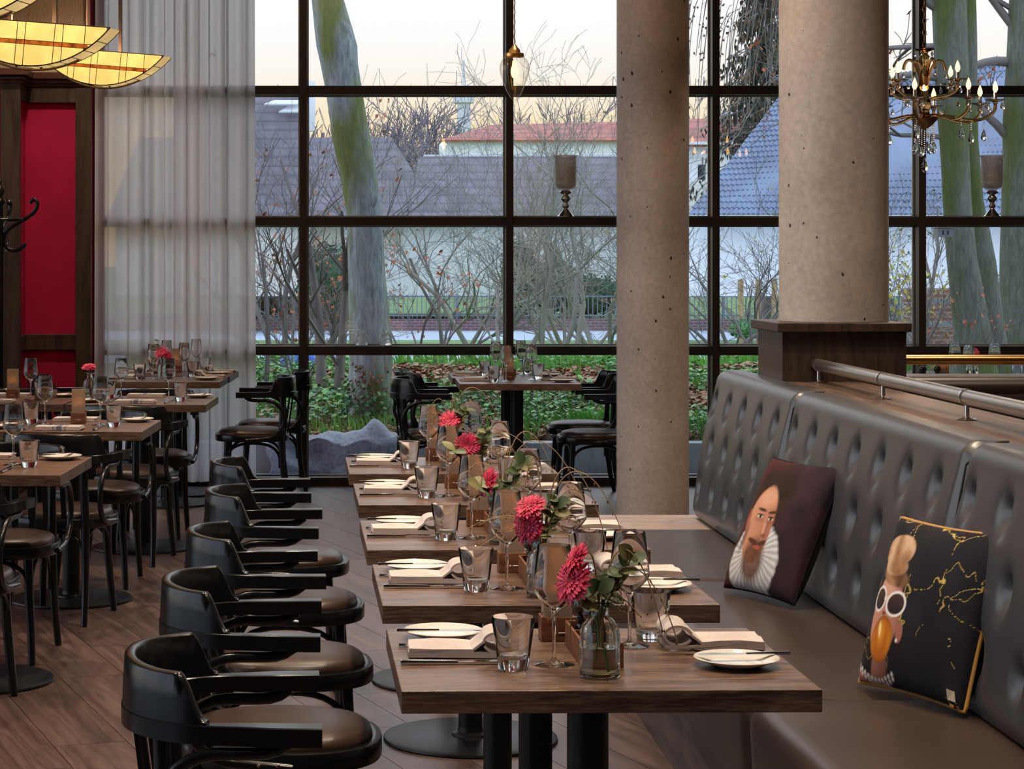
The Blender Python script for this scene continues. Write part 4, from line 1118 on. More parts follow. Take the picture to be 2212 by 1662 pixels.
def leaf_mesh(mat):
    if mat not in leaf_me:
        g = G(); n = 9
        vs = []; fs = []
        for i in range(n):
            q = i / (n - 1); w = .40 * sin(pi * min(1, q * .93 + .05)) ** .75
            for j, s_ in enumerate((-1, -.5, 0, .5, 1)): vs.append((q, s_ * w, .10 * abs(s_) * w + .06 * sin(pi * q)))
        for i in range(n - 1):
            for j in range(4): fs.append((i * 5 + j, i * 5 + j + 1, (i + 1) * 5 + j + 1, (i + 1) * 5 + j))
        g.add(vs, fs); leaf_me[mat] = g.mesh('leaf', mat, 180)
    return leaf_me[mat]
def add_leaf(parent, p, d, up, L, mat, wd=1.0):
    o = bpy.data.objects.new('leaf', leaf_mesh(mat)); COL.objects.link(o); o.parent = parent
    x = Vector(d).normalized(); z = Vector(up); z = (z - x * z.dot(x)); z = z.normalized() if z.length > 1e-5 else Vector((0, 0, 1)); y = z.cross(x)
    M_ = Matrix(((x.x * L, y.x * L * wd, z.x * L, p[0]), (x.y * L, y.y * L * wd, z.y * L, p[1]), (x.z * L, y.z * L * wd, z.z * L, p[2]), (0, 0, 0, 1)))
    o.matrix_local = M_
def sprig(base, tip, label, seed, L=.034, n=7):
    rr = random.Random(seed); r = thing('eucalyptus_sprig', label, 'sprig', base, 0, 'eucalyptus sprigs')
    t = Vector(tip) - Vector(base)
    pts = curve3((-.006, .004, .03), (0, 0, .10), (t.x * .25, t.y * .25, .15), tuple(t))
    G().tube(pts, [.0022] * 8 + [.0016] * 7, 6).obj('stem', 'leaf_olive', r, 60)
    for k in range(n):
        q = .58 + .42 * k / (n - 1); p = pts[min(14, int(q * 14))]
        for s_ in (-1, 1):
            d = Vector((s_ * rr.uniform(.5, 1), rr.uniform(-.6, .4), rr.uniform(-.1, .8)))
            add_leaf(r, p, d, (rr.uniform(-.3, .3), -1 + rr.uniform(0, .8), .6), L * rr.uniform(.75, 1.15), rr.choice(('leaf_green', 'leaf_green', 'leaf_olive')), rr.uniform(.8, 1.15))
    return r
def dried(base, label, seed, n=7, H=.26, spread=.16, side=1):
    rr = random.Random(seed); r = thing('dried_grass', label, 'dried grass', base, 0, 'dried grasses')
    g = G(); s_ = G()
    for k in range(n):
        a = rr.uniform(-.5, pi + .5); sp = spread * rr.uniform(.2, 1)
        tip = Vector((sp * cos(a) * side, sp * .4 * sin(a), H * rr.uniform(.65, 1.0) - .5 * sp))
        pts = curve3((.004 * cos(a), .004 * sin(a), .05), (0, 0, .16), (tip.x * .45, tip.y * .4, tip.z + .05), tuple(tip), 12)
        g.tube(pts, .0009, 4)
        for q in range(9):
            p = pts[rr.randint(8, 12)]; d = Vector((rr.uniform(-1, 1), rr.uniform(-1, 1), rr.uniform(-.5, 1))) * .014
            g.tube([p, p + d], .0004, 3); s_.lathe([(0, -.0026), (.0016, 0), (0, .0026)], 5, tuple(p + d))
    for k in range(3):
        sx = side * rr.uniform(.10, .20) * (1 if k else -.5); top = H * rr.uniform(.8, 1.05)
        pts = curve3((0, 0, .05), (0, 0, top * 1.25), (sx * .6, -.01, top * 1.35), (sx, -.02, top * rr.uniform(.35, .6)), 18); g.tube(pts, [.0016] * 10 + [.0011] * 9, 4)
        for q in range(6):
            p = pts[rr.randint(13, 18)]; s_.lathe([(0, -.004), (.0018, 0), (0, .004)], 5, tuple(p + Vector((rr.uniform(-.004, .004), 0, -.003))))
    g.obj('stalks', 'dry_stalk', r, 60); s_.obj('seed_heads', 'seed_brown', r, 60)
    return r
def vase_pos(key, dx=.348 - .3525, dy=.115 - .30):
    x, y = on_table(key, dx, dy); return Vector((x, y, TH))
FL = {'T1': [(-.050, -.018, .168, (-.75, -.55, .35), 'petal_coral', 1.0), (-.044, -.008, .205, (-.85, -.2, .55), 'petal_coral', .8)], 'T2': [(-.034, -.012, .152, (-.6, -.7, .1), 'petal_pink', .95), (-.030, -.02, .196, (-.35, -.5, .75), 'petal_coral', .85)],
      'T3': [(-.040, -.010, .158, (-.85, -.35, .4), 'petal_pink', .95)], 'T4': [(-.022, -.015, .165, (-.25, -.93, .25), 'petal_pink', 1.0)], 'T5': [(-.006, -.010, .172, (-.30, -.75, .60), 'petal_coral', 1.0)]}
OW = {'T1': 'front', 'T2': 'second', 'T3': 'third', 'T4': 'fourth', 'T5': 'last'}
for key, fl_ in FL.items():
    v = vase_pos(key)
    for i, (dx, dy, dz, nrm, m, sc) in enumerate(fl_):
        gerbera(v, v + Vector((dx, dy, dz)), nrm, ('pink gerbera' if i == 0 else 'smaller coral gerbera higher up') + ' in the vase of the ' + OW[key] + ' banquette table', m, sc)
    k = int(key[1])
    sprig(v, v + Vector((.035 + .02 * (k % 2), .0, .205)), 'eucalyptus sprig in the vase of the ' + OW[key] + ' banquette table', 20 + k)
    if k in (1, 3, 4): sprig(v, v + Vector((-.005 if k == 1 else -.06, -.02, .150)), 'lower eucalyptus sprig in the vase of the ' + OW[key] + ' banquette table', 40 + k, .042, 4)
    dried(v, 'wispy dried grass in the vase of the ' + OW[key] + ' banquette table', 60 + k, 9, .27 if k in (2, 3, 5) else .20, .17 if k in (2, 3) else .12)
v = vase_pos('L3', -.30, .13); gerbera(v, v + Vector((-.005, -.01, .165)), (-.1, -.35, .9), 'flat pink gerbera in the vase left on the third aisle table', 'petal_pink', .95)
v = vase_pos('L4'); gerbera(v, v + Vector((-.01, -.01, .17)), (-.45, -.7, .5), 'red-pink gerbera in the vase on the near curtain table', 'petal_coral', 1.0)
gerbera(v, v + Vector((.03, -.012, .150)), (.5, -.8, .3), 'lower gerbera in the vase on the near curtain table', 'petal_coral', .8)
sprig(v, v + Vector((-.03, .0, .235)), 'short leafy sprig in the vase on the near curtain table', 77, .018, 6)
x, y = on_table('U1', .13, .08); v = Vector((x, y, TH)); TW['vase'].put((x, y, TH + .0006), 0, 'clear bottle vase with water behind the brass rail', 'bottle vases')
gerbera(v, v + Vector((.01, 0, .165)), (.1, -.7, .7), 'red gerbera peeking over the brass rail', 'petal_coral', .9)
# ------------------------------------------------------------------ stained glass pendant lamps
def seg_z(x, w, h):
    R = (w * w / 4 + h * h) / (2 * h); return -(sqrt(max(0, R * R - x * x)) - (R - h))
def make_lunette():
    r = thing('stained_glass_lamp', '', 'lamp')
    w, h, d = .66, .165, .055
    cuts = [-.33, -.235, -.150, -.118, -.035, -.002, .115, .148, .235, .33]
    zt, zb = -.068, -.084
    def cell(xa, xb, za, zb_):
        """polygon between za (top) and max(zb_, arc)"""
        n = 8; top = []; bot = []
        for k in range(n + 1):
            x = xa + (xb - xa) * k / n; a = seg_z(x, w, h) + .004
            lo = max(zb_, a)
            if za - lo > .0015: top.append((x, za)); bot.append((x, lo))
        if len(top) < 2: return None
        return top + bot[::-1]
    came = G()
    for side in (-1, 1):
        y = side * d
        for xa, xb in zip(cuts, cuts[1:]):
            for (za, zc, m) in ((0, zt, 'lamp_glass_cream'), (zt, zb, 'lamp_glass_amber'), (zb, -1, 'lamp_glass_cream')):
                p = cell(xa + .0015, xb - .0015, za - .001, zc + .001)
                if not p: continue
                G().prism(p, lambda q: (q[0], y - .0015, q[1]), lambda q: (q[0], y + .0015, q[1])).obj('glass_pane', m, r, 0)
        for x in cuts[1:-1]: came.tube([(x, y, 0), (x, y, seg_z(x, w, h))], .0022, 5)
        for z in (zt, zb):
            xx = max([q * .002 for q in range(166) if seg_z(q * .002, w, h) < z] + [0]); came.tube([(-xx, y, z), (xx, y, z)], .002, 5)
        came.tube([(-w / 2, y, 0), (w / 2, y, 0)], .0026, 6)
        came.tube([(x_, y, seg_z(x_, w, h)) for x_ in [-w / 2 + w * k / 36 for k in range(37)]], .0026, 6)
    N = 14
    for k in range(N):
        xs = [-w / 2 + w * (k + .03) / N, -w / 2 + w * (k + .5) / N, -w / 2 + w * (k + .97) / N]
        g = G(); g.grid(lambda u, v: (xs[int(round(u * 2))], -d + .002 + (2 * d - .004) * v, seg_z(xs[int(round(u * 2))], w, h) - .0008), 3, 2); g.grid(lambda u, v: (xs[int(round(u * 2))], -d + .002 + (2 * d - .004) * v, seg_z(xs[int(round(u * 2))], w, h) + .0018), 3, 2)
        g.obj('rim_pane', 'lamp_glass_pale', r, 0, fix=False)
        if k: came.tube([(-w / 2 + w * k / N, -d, seg_z(-w / 2 + w * k / N, w, h)), (-w / 2 + w * k / N, d, seg_z(-w / 2 + w * k / N, w, h))], .002, 5)
    came.obj('lead_came', 'lead_came', r, 60)
    b = G(); b.tube([(x_, 0, seg_z(x_, w, h) - .010) for x_ in [-.20 + .40 * k / 20 for k in range(21)]], .0048, 8); b.obj('arc_bar', 'aged_brass', r, 60)
    for x in (-.05, .05):
        G().lathe([(0, -.013), (.003, -.013), (.003, -.003), (.007, 0), (0, .001)], 10, (x, 0, seg_z(x, w, h))).obj('stud', 'lead_came', r, 60)
    for x in (-.09, .09): G().box(x - .008, x + .008, -.006, .006, -.06, 2.2).obj('rod', 'lead_came', r, 0)
    return r
PLm = Proto(make_lunette())
LZ = lambda y, Z: CAMH - (y - PY) * Z / F
for (px, py, Z, deg, lb) in ((70, 50, 8.0, -14, 'large glowing stained glass lunette lamp hanging before the wallpaper'), (222, 112, 10.3, -14, 'lower stained glass lunette lamp hanging before the curtain'), (-90, -66, 6.9, -14, 'stained glass lunette lamp cut off in the top corner')):
    p = Wp(px, py, Z); o = PLm.put(p, radians(deg), lb, 'stained glass lamps'); o.rotation_euler = (0, radians(5.5), radians(deg))
    for ch in o.children:
        if ch.name.startswith('rod'):       # rods end at the ceiling
            ch.scale = (1, 1, 1)
    ld = bpy.data.lights.new('lunette_bulb', 'POINT'); ld.energy = 80; ld.color = (1, .66, .36); ld.shadow_soft_size = .03
    lo = bpy.data.objects.new('lunette_bulb', ld); COL.objects.link(lo); lo.parent = o; lo.location = (0, 0, -.03)
for o in bpy.data.objects:
    if o.name.startswith('rod') and o.parent and o.parent.name.startswith('stained_glass_lamp'):
        o.scale = (1, 1, (CEIL - o.parent.location.z) / 2.2); o.rotation_euler = (0, -radians(5.5), 0)

# ------------------------------------------------------------------ glass drop pendant
pz = Wp(1111.5, 218, 10.6)
pd = thing('glass_drop_pendant', 'ribbed clear glass drop pendant lamp with glowing bulb on a cord', 'lamp', pz)
S = 10.6 / F
prof = [(0, 0), (.008, .002), (.022, .018), (.040, .052), (.055, .092), (.068, .130), (.072, .155), (.069, .185), (.058, .208), (.042, .220)]
G().lathe(prof, 72, ribs=(24, .07, lambda k: 1 if 1 <= k <= 8 else .2)).obj('glass_shade', 'ribbed_glass', pd, 60)
G().lathe([(.046, .218), (.048, .224), (.046, .236), (.030, .240), (.027, .255), (.014, .268), (.008, .280), (0, .284)], 32).obj('cap', 'brass', pd, 40)
G().lathe([(0, .11), (.012, .118), (.019, .14), (.018, .158), (.011, .178), (.010, .20), (0, .20)], 20).obj('bulb', 'bulb_glow', pd, 60)
zt_ = CEIL - pz.z
G().tube([(.0016 * sin(k * .9), .0016 * cos(k * .9), .284 + (zt_ - .284) * k / 240) for k in range(241)], .0034, 6).obj('cord', 'aged_brass', pd, 60)
ld = bpy.data.lights.new('pendant_bulb', 'POINT'); ld.energy = 12; ld.color = (1, .68, .36); ld.shadow_soft_size = .02
lo = bpy.data.objects.new('pendant_bulb', ld); COL.objects.link(lo); lo.parent = pd; lo.location = (0, 0, .15)

# ------------------------------------------------------------------ crystal chandelier
cz = Wp(1997, 262, 10.8)
ch = thing('crystal_chandelier', 'gilded crystal chandelier with candle bulbs and hanging glass drops', 'chandelier', cz)
G().lathe([(0, -.045), (.012, -.040), (.045, -.005), (.060, .012), (.058, .022), (.030, .030), (.024, .05), (.034, .08), (.030, .11), (.016, .13), (.014, .19), (.024, .215), (.022, .25), (.014, .27), (.018, .30), (.026, .33), (.016, .34), (.020, .352), (.050, .362), (.050, .366), (.016, .358), (0, .358)], 28).obj('stem', 'smoke_crystal', ch, 60)
G().lathe([(0, -.046), (.013, -.041), (.05, -.008), (.066, .008), (.066, .014), (0, .014)], 28).obj('lower_bowl', 'aged_brass', ch, 60)
g = G()
for k in range(26):
    z = .372 + k * .030
    if cz.z + z > CEIL - .02: break
    ring = [(.008 * cos(t), 0, z + .018 + .019 * sin(t)) for t in [2 * pi * q / 10 for q in range(10)]]
    if k % 2: ring = [(0, p[0], p[2]) for p in ring]
    g.tube(ring, .0024, 5, closed=True)
g.obj('chain', 'aged_brass', ch, 60)
def drop_prof(s): return [(0, -.030 * s), (.009 * s, -.024 * s), (.0115 * s, -.014 * s), (.0085 * s, -.002 * s), (.004 * s, .010 * s), (0, .018 * s)]
dm = {}
def drop(parent, p, s, name='crystal_drop'):
    if s not in dm: dm[s] = G().lathe(drop_prof(s), 8).mesh('crystal_drop', 'crystal', 20)
    o = bpy.data.objects.new(name, dm[s]); COL.objects.link(o); o.parent = parent; o.location = p
bead_me = G().lathe([(0, -.005), (.005, 0), (0, .005)], 7).mesh('bead', 'crystal', 0)
def beads(parent, p, n, dz=.0105):
    for k in range(n):
        o = bpy.data.objects.new('bead', bead_me); COL.objects.link(o); o.parent = parent; o.location = (p[0], p[1], p[2] - k * dz)
def ch_arm(a, R, z0, z1, sag, tier):
    d = Vector((cos(a), sin(a), 0)); P = lambda r, z: tuple(d * r + Vector((0, 0, z)))
    pts = curve3(P(.02, z0), P(R * .35, z0 + .03), P(R * .62, z1 - sag * 1.55), P(R * .86, z1 - sag), 10)[:-1] + curve3(P(R * .86, z1 - sag), P(R * 1.02, z1 - sag * .75), P(R, z1 - sag * .3), P(R, z1), 8)
    arm = G().tube(pts, .0085, 10).obj('arm', 'smoke_crystal', ch, 60)
    c = P(R, z1)
    G().lathe([(.006, -.012), (.012, -.004), (.018, .002), (.048, .011), (.054, .015), (.050, .0155), (.014, .006), (0, .006)], 20, c).obj('drip_pan', 'crystal', arm, 60)
    G().lathe([(.0085, .006), (.0085, .050), (0, .050)], 14, c).obj('candle_sleeve', 'steel', arm, 40)
    G().lathe([(0, .050), (.006, .052), (.0125, .066), (.0115, .080), (.006, .097), (0, .110)], 14, c).obj('bulb', 'bulb_glow', arm, 60)
    for k in range(4):
        q = a + pi / 4 + k * pi / 2; drop(arm, (c[0] + .050 * cos(q), c[1] + .050 * sin(q), c[2] - .012), .8)
    if tier == 0:
        b = P(R * .84, z1 - sag - .014); beads(arm, b, 4); drop(arm, (b[0], b[1], b[2] - .065), 1.35)
for k in range(8): ch_arm(2 * pi * k / 8 + .38, .345, .02, .085, .075, 0)
for k in range(4): ch_arm(2 * pi * k / 4 + .62, .205, .10, .185, .05, 1)
for k in range(4):
    a = 2 * pi * k / 4 + .2; d = Vector((cos(a), sin(a), 0))
    pts = curve3(d * .015 + Vector((0, 0, .16)), d * .02 + Vector((0, 0, .30)), d * .10 + Vector((0, 0, .36)), d * .115 + Vector((0, 0, .26)), 14)
    G().tube(pts, .008, 8).obj('scroll', 'smoke_crystal', ch, 60); drop(ch, tuple(d * .115 + Vector((0, 0, .235))), .7)
for k in range(8):
    a = 2 * pi * k / 8; rr = .05; p = (rr * cos(a), rr * sin(a), -.02); beads(ch, p, 8 + k % 3); drop(ch, (p[0], p[1], p[2] - .0105 * (8 + k % 3) - .018), 1.2)
beads(ch, (0, 0, -.05), 12); drop(ch, (0, 0, -.21), 1.7)
for k in range(5):
    a = 2 * pi * k / 5 + .3; drop(ch, (.047 * cos(a), .047 * sin(a), .345), .6)
ld = bpy.data.lights.new('chandelier_glow', 'POINT'); ld.energy = 90; ld.color = (1, .66, .34); ld.shadow_soft_size = .02
lo = bpy.data.objects.new('chandelier_glow', ld); COL.objects.link(lo); lo.parent = ch; lo.location = (0, 0, .17)

# ------------------------------------------------------------------ mercury glass candle cups and small vases on the transoms
def p_cup():
    r = thing('mercury_candle_cup', '', 'candle holder')
    G().lathe([(0, 0), (.055, 0), (.056, .006), (.050, .010), (.046, .016), (.026, .040), (.015, .054), (.013, .060), (.022, .068), (.024, .078), (.014, .090), (.016, .100), (.030, .116), (.033, .124), (.022, .140), (.016, .148), (.036, .156), (.040, .165), (.034, .172), (.028, .176), (0, .178)], 36).obj('stem', 'steel', r, 60)
    G().lathe([(0, .177), (.03, .178), (.055, .190), (.066, .205), (.069, .225), (.070, .385), (.074, .396), (.084, .402), (.085, .405), (.082, .405), (.072, .398), (.067, .385), (.066, .226), (.060, .205), (.045, .192), (0, .186)], 40).obj('bowl', 'mercury_glass', r, 60)
    return r
PK = Proto(p_cup())
for px, lb in ((1222, 'silvery mercury glass candle cup on the transom beside the slim column'), (2143, 'silvery mercury glass candle cup on the transom below the chandelier')):
    p = Wp(px, 467, 13.945); PK.put((p.x, 13.945, TZ[2] + .0267), 0, lb, 'mercury glass candle cups')
def p_small():
    r = thing('small_glass_vase', '', 'vase')
    G().lathe([(0, 0), (.038, 0), (.042, .004), (.043, .030), (.042, .058), (.034, .074), (.021, .082), (.020, .092), (.024, .098), (.021, .0985), (.018, .092), (.0185, .083), (.031, .072), (.039, .057), (.040, .030), (.039, .007), (0, .005)], 32).obj('glass_body', 'milky_glass', r, 60, fix=False)
    return r
PV = Proto(p_small())
for px, lb in ((781, 'small squat glass vase on the low transom, left of the two'), (833, 'small squat glass vase on the low transom, right of the two')):
    p = Wp(px, 745, 13.945); PV.put((p.x, 13.945, TZ[1] + .0268), 0, lb, 'small glass vases')

# ------------------------------------------------------------------ coat stand
cs = thing('coat_stand', 'black bentwood coat stand with curled hooks at the left picture edge', 'coat stand', (-1.885, 12.05, 0))
G().lathe([(0, 0), (.02, 0), (.02, 1.50), (.026, 1.51), (.02, 1.53), (.02, 1.60), (.018, 1.78), (.030, 1.80), (.022, 1.815), (.015, 1.83), (.028, 1.86), (.016, 1.885), (.008, 1.90), (.013, 1.92), (0, 1.935)], 20).obj('pole', 'black_lacquer', cs, 60)
for k in range(4):
    a = 2 * pi * k / 4 - .12; d = Vector((cos(a), sin(a), 0)); P = lambda r, z: d * r + Vector((0, 0, z))
    pts = curve3(P(.175, 1.795), P(.20, 1.840), P(.245, 1.79), P(.19, 1.735), 10)[:-1] + curve3(P(.19, 1.735), P(.12, 1.68), P(.03, 1.66), P(.022, 1.60), 10)[:-1] + curve3(P(.022, 1.60), P(.015, 1.52), P(.10, 1.50), P(.150, 1.565), 10)
    G().tube(pts, [.012] * (len(pts) - 3) + [.013, .014, .010], 8).obj('hook', 'black_lacquer', cs, 60)
G().tube([(.135 * cos(2 * pi * k / 28), .135 * sin(2 * pi * k / 28), 1.70) for k in range(28)], .007, 6, closed=True).obj('hoop', 'black_lacquer', cs, 60)
for k in range(4):
    a = 2 * pi * k / 4 + .5; d = Vector((cos(a), sin(a), 0)); P = lambda r, z: d * r + Vector((0, 0, z))
    G().tube(curve3(P(.018, .55), P(.06, .30), P(.24, .34), P(.28, .013), 12), .0125, 8).obj('foot', 'black_lacquer', cs, 60)

# ------------------------------------------------------------------ printed cushions
def hsh(x, y, s=0):
    v = sin(x * 127.1 + y * 311.7 + s * 74.7) * 43758.5453; return v - floor(v)
def vn(x, y, s=0):
    xi, yi = floor(x), floor(y); fx, fy = x - xi, y - yi; fx = fx * fx * (3 - 2 * fx); fy = fy * fy * (3 - 2 * fy)
    a = hsh(xi, yi, s) * (1 - fx) + hsh(xi + 1, yi, s) * fx; b = hsh(xi, yi + 1, s) * (1 - fx) + hsh(xi + 1, yi + 1, s) * fx
    return a * (1 - fy) + b * fy
def mixc(a, b, t):
    t = max(0, min(1, t)); return tuple(p + (q - p) * t for p, q in zip(a, b))
def ell(u, v, cx, cy, rx, ry, rot=0):
    dx, dy = u - cx, v - cy
    if rot: dx, dy = dx * cos(rot) + dy * sin(rot), -dx * sin(rot) + dy * cos(rot)
    return sqrt((dx / rx) ** 2 + (dy / ry) ** 2)
def soft(e, w=.06): return max(0, min(1, (1 - e) / w + .5))
def portrait_man(u, v):
    u, v = u * .733 + .05, v * .908 + .103
    n = vn(u * 9, v * 9, 1); n2 = vn(u * 40, v * 40, 2)
    c = mixc((.055, .012, .016), (.012, .007, .012), (u - .1) * 2.0)
    c = mixc(c, (.10, .03, .05), .35 * n * (u > .5)); c = mixc(c, (.23, .08, .10), soft(ell(u, v, -.02, .45, .07, .7), .8) * .8)
    # hair
    c = mixc(c, (.035, .014, .010), soft(ell(u, v, .31, .71, .205, .20, -.15), .25)); c = mixc(c, (.020, .010, .008), soft(ell(u, v, .36, .82, .20, .10, -.2), .3))
    # ruff
    e = ell(u, v, .36, .285, .255, .265); e2 = ell(u, v, .345, .40, .145, .19)
    if e < 1.06:
        a = atan2(v - .34, u - .35); pl_ = .5 + .5 * sin(a * 34 + 3 * n)
        w = mixc((.34, .36, .42), (.70, .70, .72), pl_ * .8 + .2 * n2); c = mixc(c, w, soft(e + .06 * n2 - .03, .08) * (v < .57))
    # face
    f = ell(u, v, .325, .53, .148, .275, .06)
    skin = mixc((.52, .25, .16), (.26, .095, .055), (u - .30) * 3.2 + .25 * n); skin = mixc(skin, (.64, .36, .25), soft(ell(u, v, .335, .715, .10, .065), .9) * .75)
    c = mixc(c, skin, soft(f, .10))
    c = mixc(c, mixc((.40, .14, .09), (.25, .07, .04), n), soft(ell(u, v, .175, .55, .025, .075, .1), .3))     # ear
    # beard and moustache
    c = mixc(c, mixc((.085, .034, .020), (.16, .07, .045), n2), soft(ell(u, v, .365, .285, .105, .145), .5) * .92)
    c = mixc(c, (.10, .042, .026), soft(ell(u, v, .20, .42, .026, .10, -.2), .8) * .7)
    c = mixc(c, (.075, .03, .018), soft(ell(u, v, .325, .405, .060, .018, -.25), .5)); c = mixc(c, (.075, .03, .018), soft(ell(u, v, .42, .405, .045, .018, .3), .5))
    c = mixc(c, (.38, .085, .06), soft(ell(u, v, .378, .372, .036, .014), .4))
    # nose
    c = mixc(c, (.60, .32, .21), soft(ell(u, v, .388, .51, .016, .075, .12), .8) * .8); c = mixc(c, (.20, .055, .035), soft(ell(u, v, .405, .455, .030, .014), .6) * .8)
    c = mixc(c, (.24, .085, .05), soft(ell(u, v, .425, .52, .012, .075), .9) * .6)
    # eyes and brows
    for ex, ey in ((.300, .582), (.432, .572)):
        c = mixc(c, (.26, .10, .065), soft(ell(u, v, ex, ey - .012, .046, .026), .8) * .6); c = mixc(c, (.52, .42, .36), soft(ell(u, v, ex, ey, .032, .012), .4)); c = mixc(c, (.02, .012, .01), soft(ell(u, v, ex + .004, ey, .012, .013), .3))
        c = mixc(c, (.055, .02, .012), soft(ell(u, v, ex, ey + .012, .036, .005), .6)); c = mixc(c, (.06, .024, .015), soft(ell(u, v, ex, ey + .048, .050, .011, -.1 if ex < .4 else .15), .6))
    return c
def portrait_lady(u, v):
    u, v = u * .974 + .015, v * .974 + .126
    n = vn(u * 9, v * 9, 5); n2 = vn(u * 45, v * 45, 6)
    c = mixc((.006, .006, .010), (.014, .013, .020), n)
    # gold veins
    for s_, (ax, ay, off) in enumerate(((5, 3, .5), (3, 6, .47), (6, 5, .52), (4, 2.5, .45))):
        q = vn(u * ax + 3 * s_, v * ay + 7 * s_, 10 + s_) + .22 * (vn(u * 22, v * 22, 20 + s_) - .5)
        on = vn(u * 4 + s_, v * 4, 30 + s_)
        if abs(q - off) < .007 * on * 2 and on > .52: c = mixc((.30, .20, .05), (.55, .42, .13), n2)
    # neck, shoulders
    c = mixc(c, mixc((.34, .15, .11), (.16, .06, .045), (u - .15) * 4), soft(ell(u, v, .27, .20, .085, .20), .2))
    c = mixc(c, mixc((.46, .20, .16), (.28, .10, .09), n), (soft(ell(u, v, .15, .085, .34, .085, -.16), .2)))
    c = mixc(c, (.008, .008, .012), soft(ell(u, v, .60, .16, .235, .30, .45), .15))
    # face
    f = ell(u, v, .245, .52, .155, .255, .05)
    skin = mixc((.50, .245, .18), (.26, .10, .075), (u - .22) * 4 + .2 * n); skin = mixc(skin, (.62, .36, .28), soft(ell(u, v, .21, .66, .10, .07), .9) * .7)
    c = mixc(c, skin, soft(f, .08)); c = mixc(c, (.33, .13, .10), soft(ell(u, v, .425, .435, .032, .062, .1), .2)); c = mixc(c, (.75, .74, .72), soft(ell(u, v, .415, .385, .010, .012), .4))
    # hair
    hb = ell(u, v, .215, .905, .155, .098, .1)
    st = .5 + .5 * sin(30 * u + 22 * v + 6 * n); hc = mixc((.22, .10, .045), (.62, .42, .27), st * .8 + .2 * n2)
    c = mixc(c, mixc((.10, .045, .025), (.34, .19, .10), st), soft(ell(u, v, .26, .745, .145, .055, -.15), .3)); c = mixc(c, hc, soft(hb, .12)); c = mixc(c, hc, soft(ell(u, v, .23, .81, .12, .06), .2))
    # bubble
    b = ell(u, v, .255, .375, .118, .135)
    o = mixc((.50, .14, .010), (.72, .30, .02), .5 + .5 * cos(ell(u, v, .25, .40, .06, .11) * 3)); o = mixc(o, (.95, .75, .32), soft(ell(u, v, .225, .43, .018, .045, .2), .8)); o = mixc(o, (.22, .05, .004), max(0, b - .72) * 2.6)
    c = mixc(c, (.16, .05, .035), soft(ell(u, v, .235, .525, .020, .012), .6)); c = mixc(c, o, soft(b, .05))
    # sunglasses
    for ex, ey, rx in ((.145, .605, .080), (.335, .590, .100)):
        q = ell(u, v, ex, ey, rx, .078, -.12 if ex < .2 else .10)
        c = mixc(c, (.74, .72, .72), soft(q, .06)); c = mixc(c, mixc((.012, .010, .012), (.07, .03, .028), (v - .53) * 6), soft(ell(u, v, ex, ey, rx * .80, .062, -.12 if ex < .2 else .10), .08))
    if abs(v - .612) < .010 and .20 < u < .25: c = (.70, .66, .64)
    # pearls
    for k in range(11):
        t = k / 10; px = .045 + .36 * t; py = .215 - .070 * sin(pi * t * .9)
        for r_ in range(2):
            q = ell(u, v, px + .006 * r_, py - .024 * r_, .016, .015)
            if q < 1: c = mixc((.80, .78, .74), (.32, .28, .26), q * q)
    return c
def cushion(name, P00, P10, P01, thick, painter, label, piping=None, back='black_velvet', extras=None):
    """P00 lower left, P10 lower right, P01 upper left corner as seen from the front"""
    r = thing(name, label, 'cushion', P00, 0, 'printed cushions'); P00, P10, P01 = Vector(P00), Vector(P10), Vector(P01)
    U, V = P10 - P00, P01 - P00; Nn = U.cross(V).normalized()
    def surf(u, v, side):
        bu = max(0, 4 * u * (1 - u)) ** .42; bv = max(0, 4 * v * (1 - v)) ** .42
        pin = .055
        uu = u + pin * (u - .5) * -1.4 * (4 * v * (1 - v)) ** 1.0 * .55; vv = v + pin * (v - .5) * -1.4 * (4 * u * (1 - u)) * .55
        wr = .0022 * sin(u * 19 + v * 7) * bu * bv
        return U * uu + V * vv + Nn * side * (thick / 2 * (bu * bv) ** .8 + wr)
    nu, nv = 150, 170
    g = G(); g.grid(lambda a, b: surf(a, b, 1), nu, nv); o = g.obj('printed_front', 'printed_velvet', r, 180, fix=False)
    me = o.data; at = me.color_attributes.new('print', 'FLOAT_COLOR', 'POINT')
    cols = []
    for i in range(nu):
        for j in range(nv): cols.extend((*painter(i / (nu - 1), j / (nv - 1)), 1.0))
    at.data.foreach_set('color', cols)
    g = G(); g.grid(lambda a, b: surf(1 - a, b, -1), 30, 30); g.obj('rear_cover', back, r, 180, fix=False)
    edge = []
    for k in range(40): edge.append(surf(k / 40, 0, 0))
    for k in range(40): edge.append(surf(1, k / 40, 0))
    for k in range(40): edge.append(surf(1 - k / 40, 1, 0))
    for k in range(40): edge.append(surf(0, 1 - k / 40, 0))
    G().tube(edge, .0052 if piping else .0035, 8, closed=True).obj('piping', piping or back, r, 180)
    if piping:
        p = surf(.93, .03, 0); G().tube([p + Vector((0, 0, -.004)) + Nn * .012 + U * (.05 * cos(t)) * .5 + V * (.03 * sin(t)) * .5 for t in [2 * pi * k / 20 for k in range(17)]], .0055, 8).obj('piping_end', piping, r, 180)
        G().add([surf(.90, .03, 1) + Nn * .004, surf(.96, .03, 1) + Nn * .006, surf(.955, .085, 1) + Nn * .006, surf(.90, .085, 1) + Nn * .006, surf(.90, .03, 1) + Nn * .002, surf(.96, .03, 1) + Nn * .003, surf(.955, .085, 1) + Nn * .003, surf(.90, .085, 1) + Nn * .003], [(0, 1, 2, 3), (7, 6, 5, 4), (0, 4, 5, 1), (1, 5, 6, 2), (2, 6, 7, 3), (3, 7, 4, 0)]).obj('care_tag', 'care_tag', r, 0)
    return r
